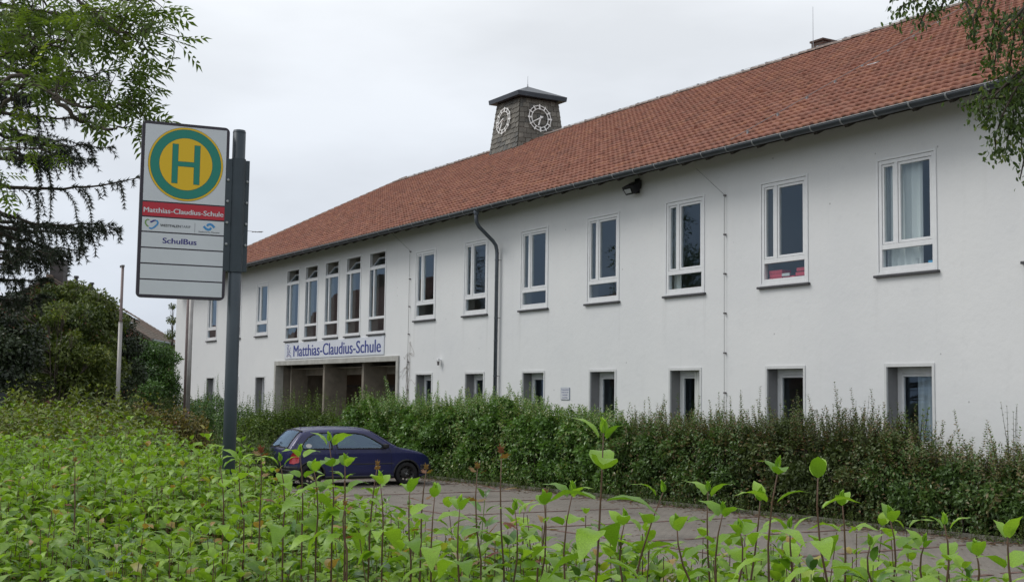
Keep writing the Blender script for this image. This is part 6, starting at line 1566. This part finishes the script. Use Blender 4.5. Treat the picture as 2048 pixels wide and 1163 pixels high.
shoots = [((1207, 866), (1192, 1160), 2.55, 6, .085, 'tallest dogwood shoot, large hanging leaves, in the middle foreground'), ((1557, 936), (1538, 1170), 2.7, 4, .072, 'dogwood shoot with tight pale bud above two arching leaves'),
    ((1521, 992), (1500, 1170), 2.9, 3, .062, 'short dogwood shoot just left of the one with the tight pale bud'), ((1636, 946), (1656, 1170), 2.6, 5, .075, 'dogwood shoot with pointed upright leaves before the bronze hedge'), ((1684, 1000), (1690, 1170), 2.8, 3, .062, 'small dogwood shoot leaning right of the pointed one'),
    ((1779, 1032), (1786, 1170), 2.8, 3, .065, 'dogwood shoot fifth from the right edge'), ((1889, 1048), (1893, 1170), 2.7, 3, .068, 'dogwood shoot with paired upright leaves near the right edge'), ((2016, 1066), (2022, 1170), 2.6, 3, .072, 'rightmost dogwood shoot at the picture edge'),
    ((1416, 982), (1420, 1170), 3.0, 3, .066, 'dogwood shoot with two raised leaves against the dark hedge'), ((1326, 984), (1268, 1170), 2.8, 4, .070, 'dogwood shoot leaning right with arching paired leaves'), ((1446, 1024), (1432, 1170), 2.9, 3, .068, 'dogwood shoot just right of the one with two raised leaves'), ((1354, 1052), (1384, 1170), 2.6, 3, .07, 'low dogwood shoot between the right-leaning shoot and the two raised leaves'),
    ((658, 882), (664, 1060), 3.6, 3, .075, 'dogwood shoot with two broad leaves in front of the car door'), ((600, 905), (604, 1060), 3.7, 4, .07, 'dogwood shoot in front of the car tail light'), ((560, 922), (566, 1060), 3.8, 4, .07, 'dogwood shoot in front of the car number plate'), ((690, 925), (690, 1080), 3.5, 4, .072, 'dogwood shoot in front of the car door handle'), ((628, 935), (632, 1080), 3.6, 4, .07, 'dogwood shoot in front of the car rear wheel'), ((1145, 985), (1130, 1170), 2.9, 4, .075, 'dogwood shoot next left of the tallest shoot'), ((1088, 1000), (1080, 1170), 3.0, 4, .07, 'dogwood shoot second left of the tallest shoot'), ((870, 985), (862, 1150), 3.2, 4, .072, 'dogwood shoot just right of the car front wheel'), ((920, 1010), (918, 1160), 3.0, 3, .07, 'dogwood shoot left of the maple seedling beyond the car'), ((1250, 1040), (1246, 1170), 2.8, 3, .07, 'low dogwood shoot next right of the tallest shoot'), ((1480, 1060), (1476, 1170), 2.8, 3, .07, 'low dogwood shoot second left of the tight pale bud'), ((1580, 1055), (1590, 1170), 2.75, 3, .065, 'low dogwood shoot next right of the tight pale bud'), ((1740, 1090), (1746, 1170), 2.7, 2, .065, 'low dogwood shoot sixth from the right edge'), ((1850, 1085), (1846, 1170), 2.8, 2, .06, 'low dogwood shoot fourth from the right edge'), ((1950, 1100), (1955, 1170), 2.7, 2, .065, 'low dogwood shoot second from the right edge'), ((440, 930), (446, 1050), 4.2, 4, .075, 'dogwood shoot left of the foot of the bus stop post'), ((480, 915), (488, 1040), 4.3, 4, .07, 'dogwood shoot right beside the foot of the bus stop post'), ((760, 960), (764, 1100), 3.4, 4, .072, 'dogwood shoot in front of the car sill'), ((820, 975), (822, 1120), 3.3, 4, .07, 'dogwood shoot in front of the car front wheel'), ((1030, 1020), (1026, 1170), 3.0, 4, .072, 'dogwood shoot just right of the tallest maple seedling')]
for a in shoots: single_shoot(*a)
S2 = 'maple seedling with reddish young leaves above the dogwood'
for (tip, foot, d, n, sz, lb) in (((755, 930), (740, 1060), 3.5, 3, .05, 'reddish maple seedling in front of the car sill'), ((853, 938), (842, 1080), 3.4, 3, .055, 'reddish maple seedling in front of the car wheel'), ((955, 936), (962, 1120), 3.2, 3, .055, 'maple seedling right of the parked car'), ((1003, 906), (1008, 1140), 3.0, 3, .07, 'tallest maple seedling with red-brown top leaves'), ((1092, 988), (1075, 1140), 3.1, 3, .05, 'small maple seedling left of the tallest dogwood shoot'), ((522, 905), (520, 1020), 4.4, 4, .09, 'red maple shoot beside the car rear bumper'), ((150, 922), (150, 1010), 4.6, 2, .06, 'lone maple seedling in the left of the thicket'), ((690, 1010), (694, 1100), 3.2, 2, .05, 'low maple seedling below the car door')):
    single_shoot(tip, foot, d, n, sz, lb, True, .07)
